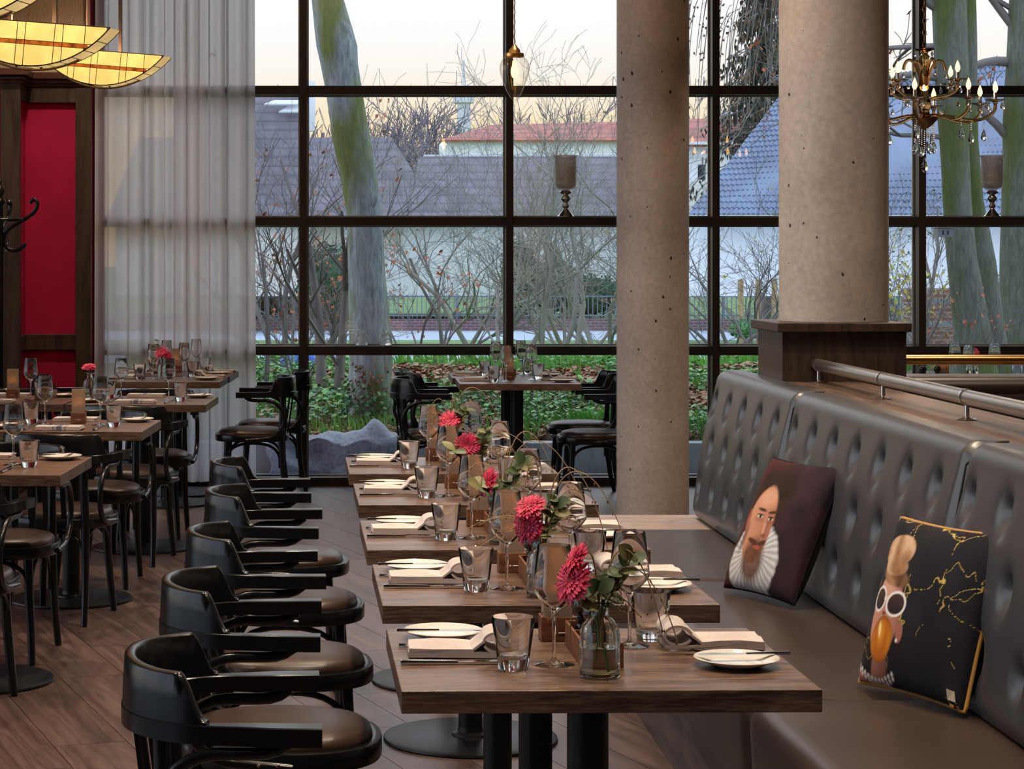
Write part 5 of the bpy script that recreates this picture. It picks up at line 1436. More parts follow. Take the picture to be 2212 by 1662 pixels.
cushion('printed_cushion', (1.205, 6.56, .466), (1.345, 6.215, .466), (1.375, 6.645, .855), .12, portrait_man, 'dark velvet cushion printed with a bearded man in a white ruff')
cushion('printed_cushion', (1.255, 5.075, .468), (1.405, 4.735, .468), (1.375, 5.150, .850), .12, portrait_lady, 'black cushion with gold piping printed with a woman blowing a bubble', 'gold_piping')
# ================================================================== OUTSIDE
GP = [(14.06, -.06), (15.30, -.06), (15.5, .14), (16.3, .19), (18, .33), (20, .43), (22, .30), (26, -.1), (40, -.47), (46, -.565), (55, -.605), (62, -.60), (63, -.28), (75, -.3), (120, -.4), (700, -1.0)]
def gz(y):
    for (a, za), (b, zb) in zip(GP, GP[1:]):
        if y <= b: return za + (zb - za) * max(0, (y - a)) / (b - a)
    return GP[-1][1]
def strip(name, y0, y1, mat, label, cat, x0=-60, x1=90, nx=2, ny=2, bump=0, seed=0):
    g = G()
    def fn(u, v):
        x = x0 + (x1 - x0) * u; y = y0 + (y1 - y0) * v
        return (x, y, gz(y) + (bump * (vn(x * 1.7, y * 1.7, seed) - .5) if 0 < v < 1 else 0))
    g.grid(fn, nx, ny); g.grid(lambda u, v: tuple(Vector(fn(u, v)) - Vector((0, 0, .3))), 2, 2)
    o = g.obj(name, mat, smooth=180, fix=False); return tag(o, label, cat, kind='structure')
strip('pavement', 14.06, 15.3, 'paving', 'grey paving strip outside the glass wall', 'pavement', -20, 30)
strip('bank', 15.5, 22, 'soil', 'earth bank strewn with leaves outside the glass wall', 'ground', -20, 30, 220, 40, .10, 3)
strip('lawn', 22, 40, 'grass_green', 'grass slope behind the leafy bank', 'lawn', -60, 90, 30, 24, .15, 5)
strip('road', 40, 46, 'asphalt', 'pale blue-grey road beyond the bank', 'road')
strip('verge', 46, 55, 'grass_green', 'grass verge on the far side of the road', 'lawn', -60, 90, 60, 8, .1)
strip('footpath', 55, 62, 'asphalt', 'pale footpath before the low brick wall', 'path')
strip('garden_ground', 62, 700, 'grass_green', 'garden lawn around the houses', 'lawn', -300, 400, 4, 14)
g = G(); g.box(-60, XL - .2, -60, 14.06, -.36, -.06); g.box(XL - .2, 60, -60, YB - .2, -.36, -.06); g.box(XR + .2, 60, YB - .2, 14.06, -.36, -.06)
tag(g.obj('forecourt', 'paving', smooth=0), 'paved ground around the restaurant outside the picture', 'pavement', kind='structure')
kb = thing('kerb', 'low concrete retaining kerb below the leafy bank', 'kerb', kind='structure')
for k in range(12):
    x = -6 + k * 1.6; G().box(x + .004, x + 1.596, 15.3, 15.5, -.2, .157).obj('kerb_stone', 'kerb_concrete', kb, 0, bevel=.008)
# low brick wall and fence
o = G().box(-30, 60, 62, 62.3, -.9, -.262).obj('brick_wall', 'brick_purple', smooth=0); tag(o, 'low purple brick wall along the far footpath', 'wall', kind='structure')
fe = thing('garden_fence', 'grey metal picket fence above the low brick wall', 'fence')
g = G()
for k in range(380):
    x = -12 + k * .135; g.box(x - .012, x + .012, 62.14, 62.16, -.24, .44)
g.obj('pickets', 'fence_grey', fe, 0)
for z in (-.16, .40): G().box(-12, 39, 62.13, 62.17, z - .02, z + .02).obj('fence_rail', 'fence_grey', fe, 0)
for k in range(20): G().box(-12 + k * 2.6 - .03, -12 + k * 2.6 + .03, 62.12, 62.18, -.26, .47).obj('fence_post', 'fence_grey', fe, 0)

# ------------------------------------------------------------------ houses
def roof_plane(name, mat, parent, pts, th=.12):
    a, b, c, d = [Vector(p) for p in pts]; n = (b - a).cross(d - a).normalized() * th
    return G().add([a, b, c, d, a - n, b - n, c - n, d - n], [(0, 1, 2, 3), (7, 6, 5, 4), (0, 4, 5, 1), (1, 5, 6, 2), (2, 6, 7, 3), (3, 7, 4, 0)]).obj(name, mat, parent, 0)
h1 = thing('dark_roof_house', 'white house with a long dark tiled roof behind the beech', 'house', (2, 75, -.4))
def at(p, o): return (p[0] - o.location.x, p[1] - o.location.y, p[2] - o.location.z)
def hbox(nm, m, par, px0, px1, yt, yb, Y, depth):
    a = Wp(px0, yt, Y); b = Wp(px1, yb, Y); L = par.location
    return G().box(a.x - L.x, b.x - L.x, Y - L.y, Y + depth - L.y, b.z - L.z, a.z - L.z).obj(nm, m, par, 0)
hbox('wall', 'render_white', h1, 250, 1350, 482, 640, 70, 9)
hbox('eave_band', 'render_cream', h1, 250, 870, 482, 530, 69.93, .06)
for a, b in ((660, 672), (744, 757)): hbox('downpipe', 'render_white', h1, a, b, 482, 640, 69.85, .07)
hbox('garage_opening', 'window_dark', h1, 556, 648, 505, 600, 69.92, .07)
roof_plane('roof', 'roof_dark', h1, [at(Wp(230, 474, 69.3), h1), at(Wp(960, 474, 69.3), h1), at(Wp(845, 297, 76), h1), at(Wp(300, 297, 76), h1)])
roof_plane('roof', 'roof_dark', h1, [at(Wp(880, 470, 69.4), h1), at(Wp(1380, 470, 69.4), h1), at(Wp(1380, 338, 75), h1), at(Wp(905, 338, 75), h1)])
hbox('ridge_flashing', 'snow_sheet', h1, 915, 1345, 334, 339, 75, .2)
h2 = thing('gable_house', 'dark gabled house with skylights beside the curtain edge', 'house', (-4, 60, -.4))
hbox('wall', 'render_cream', h2, 380, 662, 470, 640, 60.5, 5)
roof_plane('roof', 'roof_dark', h2, [at(Wp(360, 478, 60), h2), at(Wp(668, 478, 60), h2), at(Wp(668, 205, 65), h2), at(Wp(380, 205, 65), h2)])
for q in ((572, 646, 218, 226), (603, 648, 230, 243)):
    a = Wp(q[0], q[2], 64.5); b = Wp(q[1], q[3], 64.2); roof_plane('skylight', 'snow_sheet', h2, [at((a.x, 64.2 - .35, b.z), h2), at((b.x, 64.2 - .35, b.z), h2), at((b.x, 64.5 - .35, a.z), h2), at((a.x + .3, 64.5 - .35, a.z), h2)], .05)
hbox('gable_board', 'render_white', h2, 655, 681, 175, 283, 66, .4)
h3 = thing('red_roof_row', 'distant row of houses with red tiled roofs', 'house', (8, 120, -.5))
hbox('wall', 'render_white', h3, 960, 1360, 300, 420, 120, 6)
roof_plane('roof', 'roof_red', h3, [at(Wp(950, 302, 119.5), h3), at(Wp(1370, 302, 119.5), h3), at(Wp(1360, 262, 124), h3), at(Wp(1060, 270, 124), h3)])
h4 = thing('white_gable_house', 'white house with red roof between the two columns', 'house', (14, 66, -.4))
hbox('wall', 'render_white', h4, 1440, 1650, 306, 640, 66, 6)
roof_plane('roof', 'roof_red', h4, [at(Wp(1430, 309, 65.5), h4), at(Wp(1672, 309, 65.5), h4), at(Wp(1665, 254, 69), h4), at(Wp(1430, 258, 69), h4)])
hbox('gutter', 'snow_sheet', h4, 1430, 1672, 306, 312, 65.3, .15); hbox('window', 'window_dark', h4, 1508, 1524, 356, 388, 65.94, .07); hbox('window_frame', 'render_white', h4, 1505, 1528, 353, 391, 65.97, .05)
hbox('dormer', 'brick_red', h4, 1566, 1607, 258, 300, 65.6, 1.0); hbox('dormer_cap', 'snow_sheet', h4, 1562, 1612, 240, 247, 65.5, 1.0)
hbox('mint_wall', 'render_cream', h4, 1470, 1528, 392, 470, 63, 3)
h5 = thing('blue_roof_house', 'white house with a big blue-grey pantile hip roof', 'house', (13, 46, -.4))
hbox('wall', 'render_white', h5, 1480, 2420, 470, 640, 46, 6)
rf = G(); ea, eb = Wp(1486, 466, 45.4), Wp(2460, 466, 45.4); ra, rb = Wp(1700, 190, 49.2), Wp(2430, 100, 49.6)
roof_plane('roof', 'roof_blue', h5, [at(ea, h5), at(eb, h5), at(rb, h5), at(ra, h5)], .10)
roof_o = [o for o in h5.children if o.name.startswith('roof')][0]
NC = 24
nrm = (eb - ea).cross(ra - ea).normalized()
if nrm.y > 0: nrm = -nrm
for k in range(NC):
    t0, t1 = k / NC, (k + 1.08) / NC
    n = 150
    def fn(u, v):
        t = t0 + (t1 - t0) * v; a = ea + (ra - ea) * t; b = eb + (rb - eb) * t
        p = a + (b - a) * u; X = p.x
        sl = (X * 2 * pi / .105)
        return at(p + nrm * (.035 + .020 * sin(sl) + .028 * (1 - v)), h5)
    g = G(); vs = [fn(i / 719, j) for i in range(720) for j in (0, 1)]
    g.add(vs, [(i * 2, i * 2 + 2, i * 2 + 3, i * 2 + 1) for i in range(719)])
    g.add([tuple(Vector(fn(u, 0)) - nrm * .0) for u in [i / 719 for i in range(720)]] + [tuple(Vector(fn(u, 0)) - nrm * .035) for u in [i / 719 for i in range(720)]], [(i, i + 1, 720 + i + 1, 720 + i) for i in range(719)])
    g.obj('tile_course', 'roof_blue', roof_o, 60, fix=False)
hbox('gutter', 'snow_sheet', h5, 1486, 2420, 464, 470, 45.2, .15)
o = G().box(10.5, 20, 39.0, 39.3, -.6, .95); wb_ = o.obj('garden_wall', 'brick_red', smooth=0); tag(wb_, 'red brick garden wall behind the mossy trunks', 'wall', kind='structure')
gr = thing('wall_railing', 'grey railing before the red brick garden wall', 'railing')
for z in (.72, .30): G().box(10.6, 14, 38.6, 38.66, z - .03, z + .03).obj('rail', 'fence_grey', gr, 0)
for k in range(5): G().box(10.6 + k * .8 - .03, 10.6 + k * .8 + .03, 38.6, 38.66, -.6, .75).obj('post', 'fence_grey', gr, 0)
ms = thing('radio_mast', 'pale slender mast far beyond the roofs', 'mast', (Wp(1002, 300, 260).x, 260, -1))
G().lathe([(0, 0), (1.2, 0), (.8, 21.5), (1.3, 21.6), (1.3, 23.6), (.2, 23.8), (.12, 26.8), (0, 26.9)], 10).obj('tower', 'mast_white', ms, 0)
for px, nm in ((1600, 'pale wooden tree stake beside the slim column'), (1638, 'pale wooden tree stake in the middle of three'), (1673, 'pale wooden tree stake beside the thick column')):
    p = Wp(px, 604, 36); q = gz(36); tag(G().lathe([(.05, q - .1), (.05, p.z - .03), (.04, p.z), (0, p.z)], 10, (p.x, 36, 0)).obj('tree_stake', 'beam_wood'), nm, 'stake', 'tree stakes')

# ------------------------------------------------------------------ trees
def px_trunk(rows, Y, n=20, seed=1, rough=.05):
    g = G(); rows2 = []
    for (y, a, b) in rows:
        c = Wp((a + b) / 2, y, Y); rows2.append((c, (b - a) / 2 * Y / F))
    # resample
    out = []
    for (c0, r0), (c1, r1) in zip(rows2, rows2[1:]):
        m = max(2, int((c0 - c1).length / .10))
        for k in range(m): t = k / m; out.append((c0.lerp(c1, t), r0 + (r1 - r0) * t))
    out.append(rows2[-1])
    vs = []; fs = []
    for i, (c, r) in enumerate(out):
        for k in range(n):
            a = 2 * pi * k / n; rr = r * (1 + rough * (vn(cos(a) * 1.3 + 5, c.z * 1.6 + sin(a) * 1.3, seed) - .5) * 2 + rough * .5 * (vn(cos(a) * 4 + 5, c.z * 4 + sin(a) * 4, seed + 3) - .5))
            vs.append((c.x + rr * cos(a), c.y + rr * sin(a), c.z))
    for i in range(len(out) - 1):
        for k in range(n): fs.append((i * n + k, i * n + (k + 1) % n, (i + 1) * n + (k + 1) % n, (i + 1) * n + k))
    g.add(vs, fs); return g
def local(g, root):
    L = root.location; g.v = [(x - L.x, y - L.y, z - L.z) for x, y, z in g.v]; return g
def grow(g, lv, p, d, L, r, depth, rr, gravity=0.0, leaf=None, leafp=0.0, wig=.28, kids=3, minr=.003):
    m = 4 if depth > 1 else 3
    pts = [p]; rad = [r]; dd = d.normalized()
    for k in range(m):
        dd = (dd + Vector((rr.uniform(-1, 1), rr.uniform(-1, 1), rr.uniform(-1, 1) + gravity)) * wig).normalized()
        pts.append(pts[-1] + dd * (L / m)); rad.append(max(minr, r * (1 - .42 * (k + 1) / m)))
    g.tube(pts, rad, 5 if r > .03 else 3, cap=False)
    if depth <= 0:
        if leaf and rr.random() < leafp:
            q = pts[-1]
            for _ in range(rr.randint(1, 3)): leaf_card(lv, q + Vector((rr.uniform(-.05, .05), rr.uniform(-.05, .05), rr.uniform(-.05, .05))), leaf * rr.uniform(.6, 1.3), rr)
        return
    for k in range(kids + (1 if rr.random() < .4 else 0)):
        i = rr.randint(1, m); q = pts[i]
        nd = (dd + Vector((rr.uniform(-1, 1), rr.uniform(-1, 1), rr.uniform(-.5, .9))) * .85).normalized()
        grow(g, lv, q, nd, L * rr.uniform(.55, .8), rad[i] * rr.uniform(.5, .7), depth - 1, rr, gravity, leaf, leafp, wig, kids, minr)
def leaf_card(g, p, s, rr):
    a = Vector((rr.uniform(-1, 1), rr.uniform(-1, 1), rr.uniform(-1, 1))).normalized(); b = a.orthogonal().normalized(); c = a.cross(b) * .35
    g.add([p - b * s * .5, p + a * s * .32, p + b * s * .5, p - a * s * .32 + c * s * .3], [(0, 1, 2, 3)])
# the big beech
bt = thing('beech_tree', 'large grey-green beech trunk leaning beyond the glass wall', 'tree', (.30, 16.3, .1))
rows = [(-700, 530, 610), (-300, 602, 682), (-60, 658, 736), (0, 672, 742), (60, 678, 760), (100, 682, 771), (135, 690, 772), (200, 703, 782), (300, 716, 800), (400, 738, 818), (466, 749, 826), (600, 753, 832), (740, 754, 847), (850, 752, 849), (900, 748, 854), (935, 738, 866), (960, 728, 880)]
local(px_trunk(rows, 16.3, 28, 2, .045), bt).obj('trunk', 'beech_bark', bt, 180)
for (px, py, s_) in ((736, 62, .055), (790, 432, .075)):
    p = Wp(px, py, 16.3 - .125); g = G(); g.lathe([(0, 0), (.5, .02), (.8, .12), (.95, .0), (1.15, -.25)], 14); g.v = [(x * s_, -z * s_ * .25, y * s_) for x, y, z in g.v]; o = g.obj('branch_scar', 'beech_bark', bt, 60); o.location = (p.x - .30, p.y - 16.3, p.z - .1)
rr = random.Random(8); g = G(); lv = G()
grow(g, lv, Wp(600, -330, 16.3), Vector((-.7, .2, .8)), 2.2, .12, 4, rr, kids=3)
local(g, bt).obj('branches', 'twig', bt, 180, fix=False)
# mossy trunks on the right
def trunk_tree(label, rows, Y, seed, name='mossy_tree'):
    c = Wp((rows[-1][1] + rows[-1][2]) / 2, rows[-1][0], Y); r = thing(name, label, 'tree', (c.x, Y, gz(Y) - .05), 0, 'mossy trees on the bank')
    local(px_trunk(rows, Y, 20, seed, .07), r).obj('trunk', 'oak_bark', r, 180); return r
t1 = trunk_tree('pale mossy double trunk beside the chandelier', [(-500, 1995, 2060), (-120, 2005, 2080), (0, 2012, 2088), (150, 2020, 2092), (303, 2030, 2093), (433, 2036, 2098), (563, 2045, 2112), (719, 2060, 2138), (820, 2050, 2156), (880, 2040, 2170)], 18.2, 5)
t2 = trunk_tree('dark green mossy trunk between the two pale trunks', [(-500, 2060, 2110), (0, 2066, 2108), (303, 2074, 2112), (433, 2092, 2124), (563, 2104, 2150), (719, 2120, 2172), (820, 2130, 2190), (880, 2130, 2200)], 18.6, 6)
t3 = trunk_tree('thick pale trunk at the right picture edge', [(-500, 2180, 2290), (0, 2180, 2280), (217, 2172, 2270), (433, 2168, 2266), (719, 2160, 2268), (880, 2148, 2280)], 19.4, 7)
for t, starts in ((t1, [(2035, 170, 18.2, (-1, .1, .2), 1.0, .035), (2040, 30, 18.2, (-1, -.1, .35), 1.1, .04), (2030, 100, 18.2, (-.9, .3, .1), 1.0, .03), (2050, 300, 18.2, (-.8, .2, -.1), .8, .03)]), (t3, [(2185, 135, 19.4, (-1, -.1, .12), .6, .05), (2190, 60, 19.4, (-.9, 0, .7), 1.0, .04), (2180, 300, 19.4, (-.7, -.2, .9), .7, .045), (2185, 20, 19.4, (-1, 0, .25), .9, .03)])):
    rr = random.Random(31); g = G(); lv = G()
    for (px, py, Y, d, L, r_) in starts: grow(g, lv, Wp(px, py, Y), Vector(d), L, r_, 3, rr, 0, .07, .30, .25, 3, .004)
    local(g, t).obj('branches', 'twig', t, 180, fix=False)
    if lv.v: local(lv, t).obj('leaves', 'leaf_rust', t, 0, fix=False)
bxp = Wp(2038, 502, 17.85); bb = thing('nest_box', 'small grey nest box fixed to the pale mossy trunk', 'nest box', (bxp.x, bxp.y, bxp.z))
G().box(-.065, .065, -.06, .06, -.04, .035).obj('box', 'bird_house', bb, 0); G().box(-.072, .072, -.07, .06, .035, .045).obj('lid', 'bird_house', bb, 0)
for s_ in (-.02, .02): G().box(s_ - .006, s_ + .006, -.063, -.0601, -.02, .015).obj('slot', 'window_dark', bb, 0)
# bare shrubs and saplings
SH = [  # px, Y, height, stems, depth, leaf material, leaf prob, label
    (1088, 25.5, 3.6, 4, 4, None, 0, 'bare spreading shrub behind the pendant mullion'),
    (1205, 23.0, 3.1, 4, 4, None, 0, 'bare shrub behind the mercury candle cup'),
    (960, 29.0, 3.6, 3, 4, None, 0, 'bare thin shrub between beech and pendant mullion'),
    (1290, 27.0, 3.9, 4, 4, None, 0, 'bare shrub touching the slim column'),
    (590, 21.5, 2.9, 4, 4, 'leaf_rust', .16, 'rust-leaved sapling beside the curtain'),
    (690, 23.5, 1.9, 5, 4, 'leaf_rust', .4, 'bushy rust-leaved shrub behind the first mullion'),
    (905, 20.5, 1.5, 4, 3, 'leaf_rust', .4, 'low twiggy shrub with red-brown leaves beside the beech'),
    (1515, 24.0, 3.2, 3, 4, None, 0, 'bare shrub just beside the slim column toward the booth'),
    (1610, 25.0, 2.6, 4, 4, 'leaf_yellow', .12, 'bare shrub with few yellow leaves between the columns'),
    (1655, 22.0, 1.9, 4, 3, None, 0, 'low bare shrub before the tree stakes'),
    (1950, 21.0, 1.55, 6, 3, 'leaf_yellow', .95, 'yellow-green leafy shrub beside the thick column'),
    (2065, 17.2, .95, 4, 3, 'leaf_rust', .2, 'small reddish twig bush before the mossy trunks'),
    (1990, 30.0, 3.4, 4, 4, 'hedge_green', .5, 'dark leafy shrub behind the chandelier'),
    (640, 19.0, 1.3, 3, 3, 'leaf_rust', .25, 'thin sapling stem in front of the blue tarp')]
for k, (px, Y, H, ns, dp, lm, lp, lb) in enumerate(SH):
    b = Vector(((px - PX) * Y / F, Y, gz(Y) - .03)); r = thing('bare_shrub', lb, 'shrub', b, 0, 'bare shrubs on the bank')
    rr = random.Random(100 + k); g = G(); lv = G()
    for s_ in range(ns):
        a = 2 * pi * s_ / ns + rr.uniform(-.4, .4); sp = rr.uniform(.25, .75)
        grow(g, lv, Vector((0.06 * cos(a), .06 * sin(a), 0)), Vector((cos(a) * sp, sin(a) * sp * .5, 1)), H * rr.uniform(.42, .55), .036 * H / 3.2 * rr.uniform(.6, 1.1), dp, rr, .05, .05 if lm == 'leaf_rust' else .05, lp, .34, 3, .0024 * Y / 24)
    g.obj('branches', 'twig_pale' if k in (0, 1, 3) else 'twig', r, 180, fix=False)
    if lv.v: lv.obj('leaves', lm, r, 0, fix=False)
for px, Y, H, w, lb in ((572, 18.4, 1.2, .03, 'slim sapling trunk at the curtain edge'), (693, 18.0, 1.3, .055, 'grey sapling trunk just beside the first mullion'), (728, 17.6, 1.25, .05, 'leaning sapling trunk beside the beech')):
    b = Vector(((px - PX) * Y / F, Y, gz(Y) - .03)); r = thing('young_tree', lb, 'tree', b, 0, 'young trees on the bank'); rr = random.Random(px); g = G(); lv = G()
    grow(g, lv, Vector((0, 0, 0)), Vector((rr.uniform(-.15, .1), 0, 1)), H, w, 3, rr, .1, .05, .2, .10, 3, .003); g.obj('branches', 'twig', r, 180, fix=False)
    if lv.v: lv.obj('leaves', 'leaf_rust', r, 0, fix=False)
# conifer behind the white house and hanging birch twigs
cf = thing('conifer_tree', 'dark drooping conifer beyond the blue roof', 'tree', (Wp(1655, 500, 54).x, 54, -.4))
g = G(); g.tube([(0, 0, 0), (0, 0, 9.6)], [.16, .04], 8); g.obj('trunk', 'twig', cf, 60)
rr = random.Random(5); br_ = G(); nd = G(); nb = G()
for k in range(300):
    z = rr.uniform(2.6, 9.4); a = rr.uniform(0, 2 * pi); L = (10.2 - z) * .30 * rr.uniform(.5, 1.0) + .25
    d = Vector((cos(a), sin(a), .1)); pts = curve3((0, 0, z), d * L * .4 + Vector((0, 0, z + .1)), d * L * .8 + Vector((0, 0, z - .05)), d * L + Vector((0, 0, z - .35 * L)), 6); br_.tube(pts, .018, 3, cap=False)
    for q in range(26):
        p = pts[rr.randint(1, 6)] + Vector((rr.uniform(-.12, .12), rr.uniform(-.12, .12), rr.uniform(-.22, .05))); (nd if rr.random() < .75 else nb).add([p, p + Vector((.03, .01, -.06)), p + Vector((rr.uniform(-.06, .06), 0, -rr.uniform(.12, .26))), p + Vector((-.03, -.01, -.06))], [(0, 1, 2, 3)])
br_.obj('branches', 'twig', cf, 60, fix=False); nd.obj('needles', 'needle_green', cf, 0, fix=False); nb.obj('brown_needles', 'needle_brown', cf, 0, fix=False)
bi = thing('birch_tree', 'thin hanging birch twigs above the space between the columns', 'tree', (5.4, 27, gz(27)))
rr = random.Random(6); g = G(); lv = G(); g.tube([(1.6, .5, 0), (1.2, .3, 3), (.6, 0, 5.6)], [.11, .09, .05], 8)
for k in range(46):
    x0 = rr.uniform(-.9, .6); z0 = rr.uniform(4.6, 5.5); L = rr.uniform(.5, 1.9); pts = curve3((x0, rr.uniform(-.4, .4), z0), (x0 - .15, 0, z0), (x0 - .22, 0, z0 - L * .4), (x0 - .25 + rr.uniform(-.1, .1), 0, z0 - L), 7); g.tube(pts, .0055, 3, cap=False)
    for q in range(7): leaf_card(lv, pts[rr.randint(2, 7)] + Vector((rr.uniform(-.05, .05), 0, rr.uniform(-.05, .05))), .06, rr)
g.obj('branches', 'twig', bi, 60, fix=False); lv.obj('leaves', 'needle_brown', bi, 0, fix=False)
# far tree line
g = G(); lv = G(); rr = random.Random(9)
for k in range(46):
    px = rr.choice((rr.uniform(770, 885), rr.uniform(905, 1000), rr.uniform(905, 1345), rr.uniform(905, 1345), rr.uniform(1490, 1530), rr.uniform(680, 760))); Y = rr.uniform(150, 210)
    top = 262 + 22 * sin(px * .02) + rr.uniform(-12, 20) + (25 if 860 < px < 930 else 0)
    H = Wp(px, top, Y).z + .6; b = Vector(((px - PX) * Y / F, Y, -.6))
    grow(g, lv, b, Vector((0, 0, 1)), H * .48, .22, 4, rr, .25, None, 0, .22, 3, .035)
o = g.obj('treeline', 'twig_far', smooth=180, fix=False); tag(o, 'hazy bare tree line along the horizon', 'trees', kind='stuff')
def leafy_mass(name, label, cat, boxes, mat, n, s, seed, kind=None):
    rr = random.Random(seed); g = G()
    for (c, rad) in boxes:
        for k in range(n):
            a, b = rr.uniform(0, 2 * pi), rr.uniform(-1, 1); q = rr.uniform(.75, 1.0); t = sqrt(1 - b * b)
            leaf_card(g, Vector((c[0] + rad[0] * t * cos(a) * q, c[1] + rad[1] * t * sin(a) * q, c[2] + rad[2] * b * q)), s * rr.uniform(.6, 1.4), rr)
    r = thing(name, label, cat, boxes[0][0]); local(g, r).obj('foliage', mat, r, 0, fix=False)
    for (c, rad) in boxes:
        m = G(); m.lathe([(0, -.85), (.6, -.62), (.85, 0), (.6, .62), (0, .85)], 14); m.v = [(c[0] + x * rad[0] - boxes[0][0][0], c[1] + y * rad[1] - boxes[0][0][1], c[2] + z * rad[2] - boxes[0][0][2]) for x, y, z in m.v]; m.obj('core', mat, r, 180)
    return r
leafy_mass('ivy_bush', 'round dark ivy bush with rust leaves before the white house', 'bush', [(tuple(Wp(705, 610, 50)), (.75, .6, .95)), (tuple(Wp(735, 650, 50)), (.5, .5, .6))], 'hedge_green', 1500, .10, 3)
leafy_mass('garden_hedge', 'dark green hedge behind the picket fence', 'hedge', [(tuple(Wp(1180, 615, 66)), (1.3, .6, .85)), (tuple(Wp(1260, 640, 66)), (1.6, .6, .7)), (tuple(Wp(1120, 600, 66)), (.6, .6, 1.4))], 'hedge_green', 1200, .13, 4)
leafy_mass('brown_hedge', 'brownish hedge behind the fence at the curtain', 'hedge', [(tuple(Wp(590, 650, 66)), (1.2, .5, .9)), (tuple(Wp(660, 680, 66)), (1.2, .5, .6))], 'hedge_brown', 900, .12, 5)
leafy_mass('verge_bush', 'green rounded bush on the verge beside the plinth', 'bush', [(tuple(Wp(1612, 712, 33)), (.28, .25, .16))], 'ivy_green', 700, .05, 6)
# ------------------------------------------------------------------ bank cover
def scatter(name, label, mat, n, x0, x1, y0, y1, s, seed, lift=.03, dens=None, flat=True):
    rr = random.Random(seed); g = G(); c = 0
    while c < n:
        x, y = rr.uniform(x0, x1), rr.uniform(y0, y1)
        if dens and rr.random() > dens(x, y): continue
        c += 1; z = gz(y) + .10 * (vn(x * 1.7, y * 1.7, 3) - .5) + rr.uniform(.004, lift); q = s * rr.uniform(.6, 1.35)
        a = rr.uniform(0, 2 * pi); u = Vector((cos(a), sin(a), rr.uniform(-.5, .5))) * q * .5; w = Vector((-sin(a), cos(a), rr.uniform(-.6, .6))) * q * .34; p = Vector((x, y, z))
        g.add([p - u, p + w - u * .1, p + u, p - w - u * .1], [(0, 1, 2, 3)])
    o = g.obj(name, mat, smooth=0, fix=False); return tag(o, label, 'leaves', kind='stuff')
patch = lambda x, y: 1.0 if vn(x * 1.1 + 4, y * 1.1, 40) > .40 else .2
npatch = lambda x, y: 1.0 if vn(x * 1.1 + 4, y * 1.1, 40) <= .46 else .06
scatter('fallen_leaves', 'brown fallen leaves covering the bank', 'leaf_litter', 22000, -1.6, 5, 15.55, 20.3, .062, 1, .04, patch)
scatter('fallen_leaves', 'paler dry fallen leaves among the brown ones on the bank', 'leaf_litter_pale', 10000, -1.6, 5, 15.55, 20.3, .055, 2, .05, patch)
scatter('ivy_leaves', 'dark green ground ivy on the bank', 'ivy_green', 10000, -1.6, 5, 15.52, 20.3, .052, 3, .13, npatch)
scatter('nettle_leaves', 'light green weeds on the bank', 'ivy_light', 5000, -1.6, 5, 15.52, 21, .05, 4, .18, npatch)
def blades(name, label, n, x0, x1, y0, y1, h, seed, dens=None):
    rr = random.Random(seed); g = G(); c = 0
    while c < n:
        x, y = rr.uniform(x0, x1), rr.uniform(y0, y1)
        if dens and rr.random() > dens(x, y): continue
        c += 1; z = gz(y) + (.10 * (vn(x * 1.7, y * 1.7, 3) - .5) if y < 22 else 0); hh = h * rr.uniform(.5, 1.3); a = rr.uniform(0, 2 * pi); dx, dy = .35 * hh * cos(a), .35 * hh * sin(a); w = .006 * y / 16
        g.add([(x - w, y, z - .02), (x + w, y, z - .02), (x + dx * .4 + w * .6, y + dy * .4, z + hh * .65), (x + dx, y + dy, z + hh)], [(0, 1, 2), (0, 2, 3)])
    o = g.obj(name, 'blade_green', smooth=0, fix=False); return tag(o, label, 'grass', kind='stuff')
blades('kerb_grass', 'fresh grass tufts along the kerb', 5000, -1.4, 4.5, 15.5, 16.2, .13, 1, lambda x, y: 1 if vn(x * 1.4, 3, 9) > .42 else .1)
blades('crest_grass', 'tall green grass on top of the bank', 5000, -2, 6, 20.2, 22, .18, 2)
blades('bank_grass', 'grass tufts scattered on the bank', 2500, -1.4, 4.8, 15.6, 19.8, .12, 3, npatch)
rr = random.Random(12); g = G()
for k in range(60):
    px = rr.choice((1245, 1290, 1300, 1340, 1285)); p = Wp(px + rr.uniform(-14, 14), rr.uniform(788, 806), 20.2); leaf_card(g, p, .05, rr)
tag(g.obj('red_blossoms', 'red_blossom', smooth=0, fix=False), 'small red blossoms on top of the bank behind the window table', 'blossoms', kind='stuff')
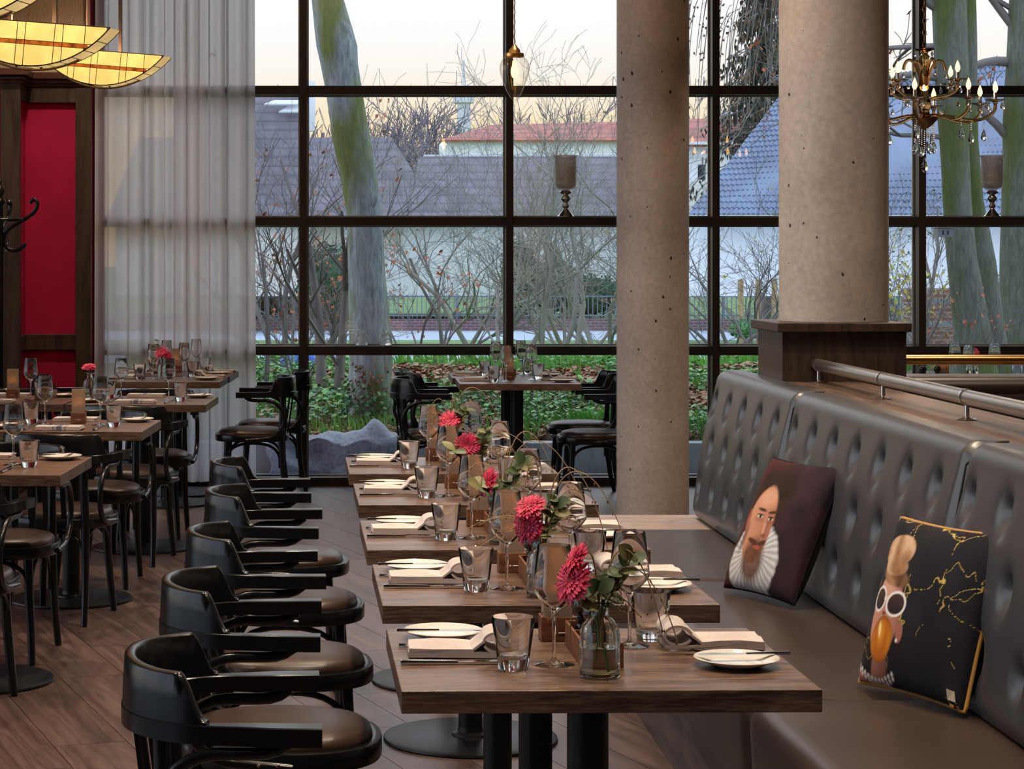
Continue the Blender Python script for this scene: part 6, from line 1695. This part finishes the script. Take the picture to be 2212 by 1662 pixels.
# ivy at the foot of the beech
rr = random.Random(14); g = G()
for k in range(900):
    a = rr.uniform(0, 2 * pi); z = rr.uniform(.05, .42) ** 1.0; p = Vector((.30 + .02 + (.21 + rr.uniform(0, .05)) * cos(a), 16.3 + (.21 + rr.uniform(0, .05)) * sin(a), .16 + z * rr.random())); leaf_card(g, p, .05, rr)
o = local(g, bt).obj('foot_ivy', 'ivy_green', bt, 0, fix=False)
rr = random.Random(15); g = G()
for k in range(110):
    px = rr.gauss(792, 22); py = rr.gauss(838, 28); p = Wp(px, py, 16.3 - .20 + .0006 * (px - 800) ** 2 * .1); leaf_card(g, p, .04, rr)
local(g, bt).obj('clinging_leaves', 'leaf_litter', bt, 0, fix=False)
# ------------------------------------------------------------------ grey felt blanket over the kerb, blue tarp
def blanket(u, v):
    x = -.46 + u * .98; e = 1 - max(0, (u - .9) / .1) ** 2 * .3
    pk = .14 * exp(-((u - .78) / .11) ** 2) + .05 * exp(-((u - .60) / .08) ** 2) + .03 * sin(u * 17)
    if v < .5:
        t = v / .5; y = 15.20 - .04 * sin(u * 13) - .03 * sin(t * 4 + u * 5); z = -.055 + (.225 + .02 * sin(u * 21)) * t; return (x + .02 * sin(t * 6 + u * 3), y, z)
    t = (v - .5) / .5; y = 15.20 + .42 * t - .04 * sin(u * 13) * (1 - t); z = .17 + .02 * sin(u * 21) * (1 - t) + pk * sin(pi * min(1, t * 1.15)) * e + .02 * sin(u * 9 + t * 7) + .01
    return (x, y, z + .012 * (vn(u * 16, v * 9, 7) - .5) + .006 * (vn(u * 40, v * 22, 8) - .5))
g = G(); g.grid(blanket, 140, 60); o = g.obj('felt_blanket', 'felt_grey', smooth=180, fix=False); so = o.modifiers.new('thick', 'SOLIDIFY'); so.thickness = .012
tag(o, 'crumpled blue-grey felt blanket draped over the kerb outside', 'blanket')
p = Wp(650, 785, 20.4); g = G()
g.grid(lambda u, v: (p.x + (.17 + .05 * vn(u * 8, v * 5, 3)) * sin(pi * v) * cos(2 * pi * u) * 1.1, p.y + .16 * sin(pi * v) * sin(2 * pi * u), p.z - .04 + (.13 + .05 * vn(u * 8, v * 5, 4)) * cos(pi * v)), 28, 14, cu=True)
o = g.obj('blue_tarp', 'tarp_blue', smooth=50); tag(o, 'crumpled bright blue tarp bundle lying in the grass', 'tarp')
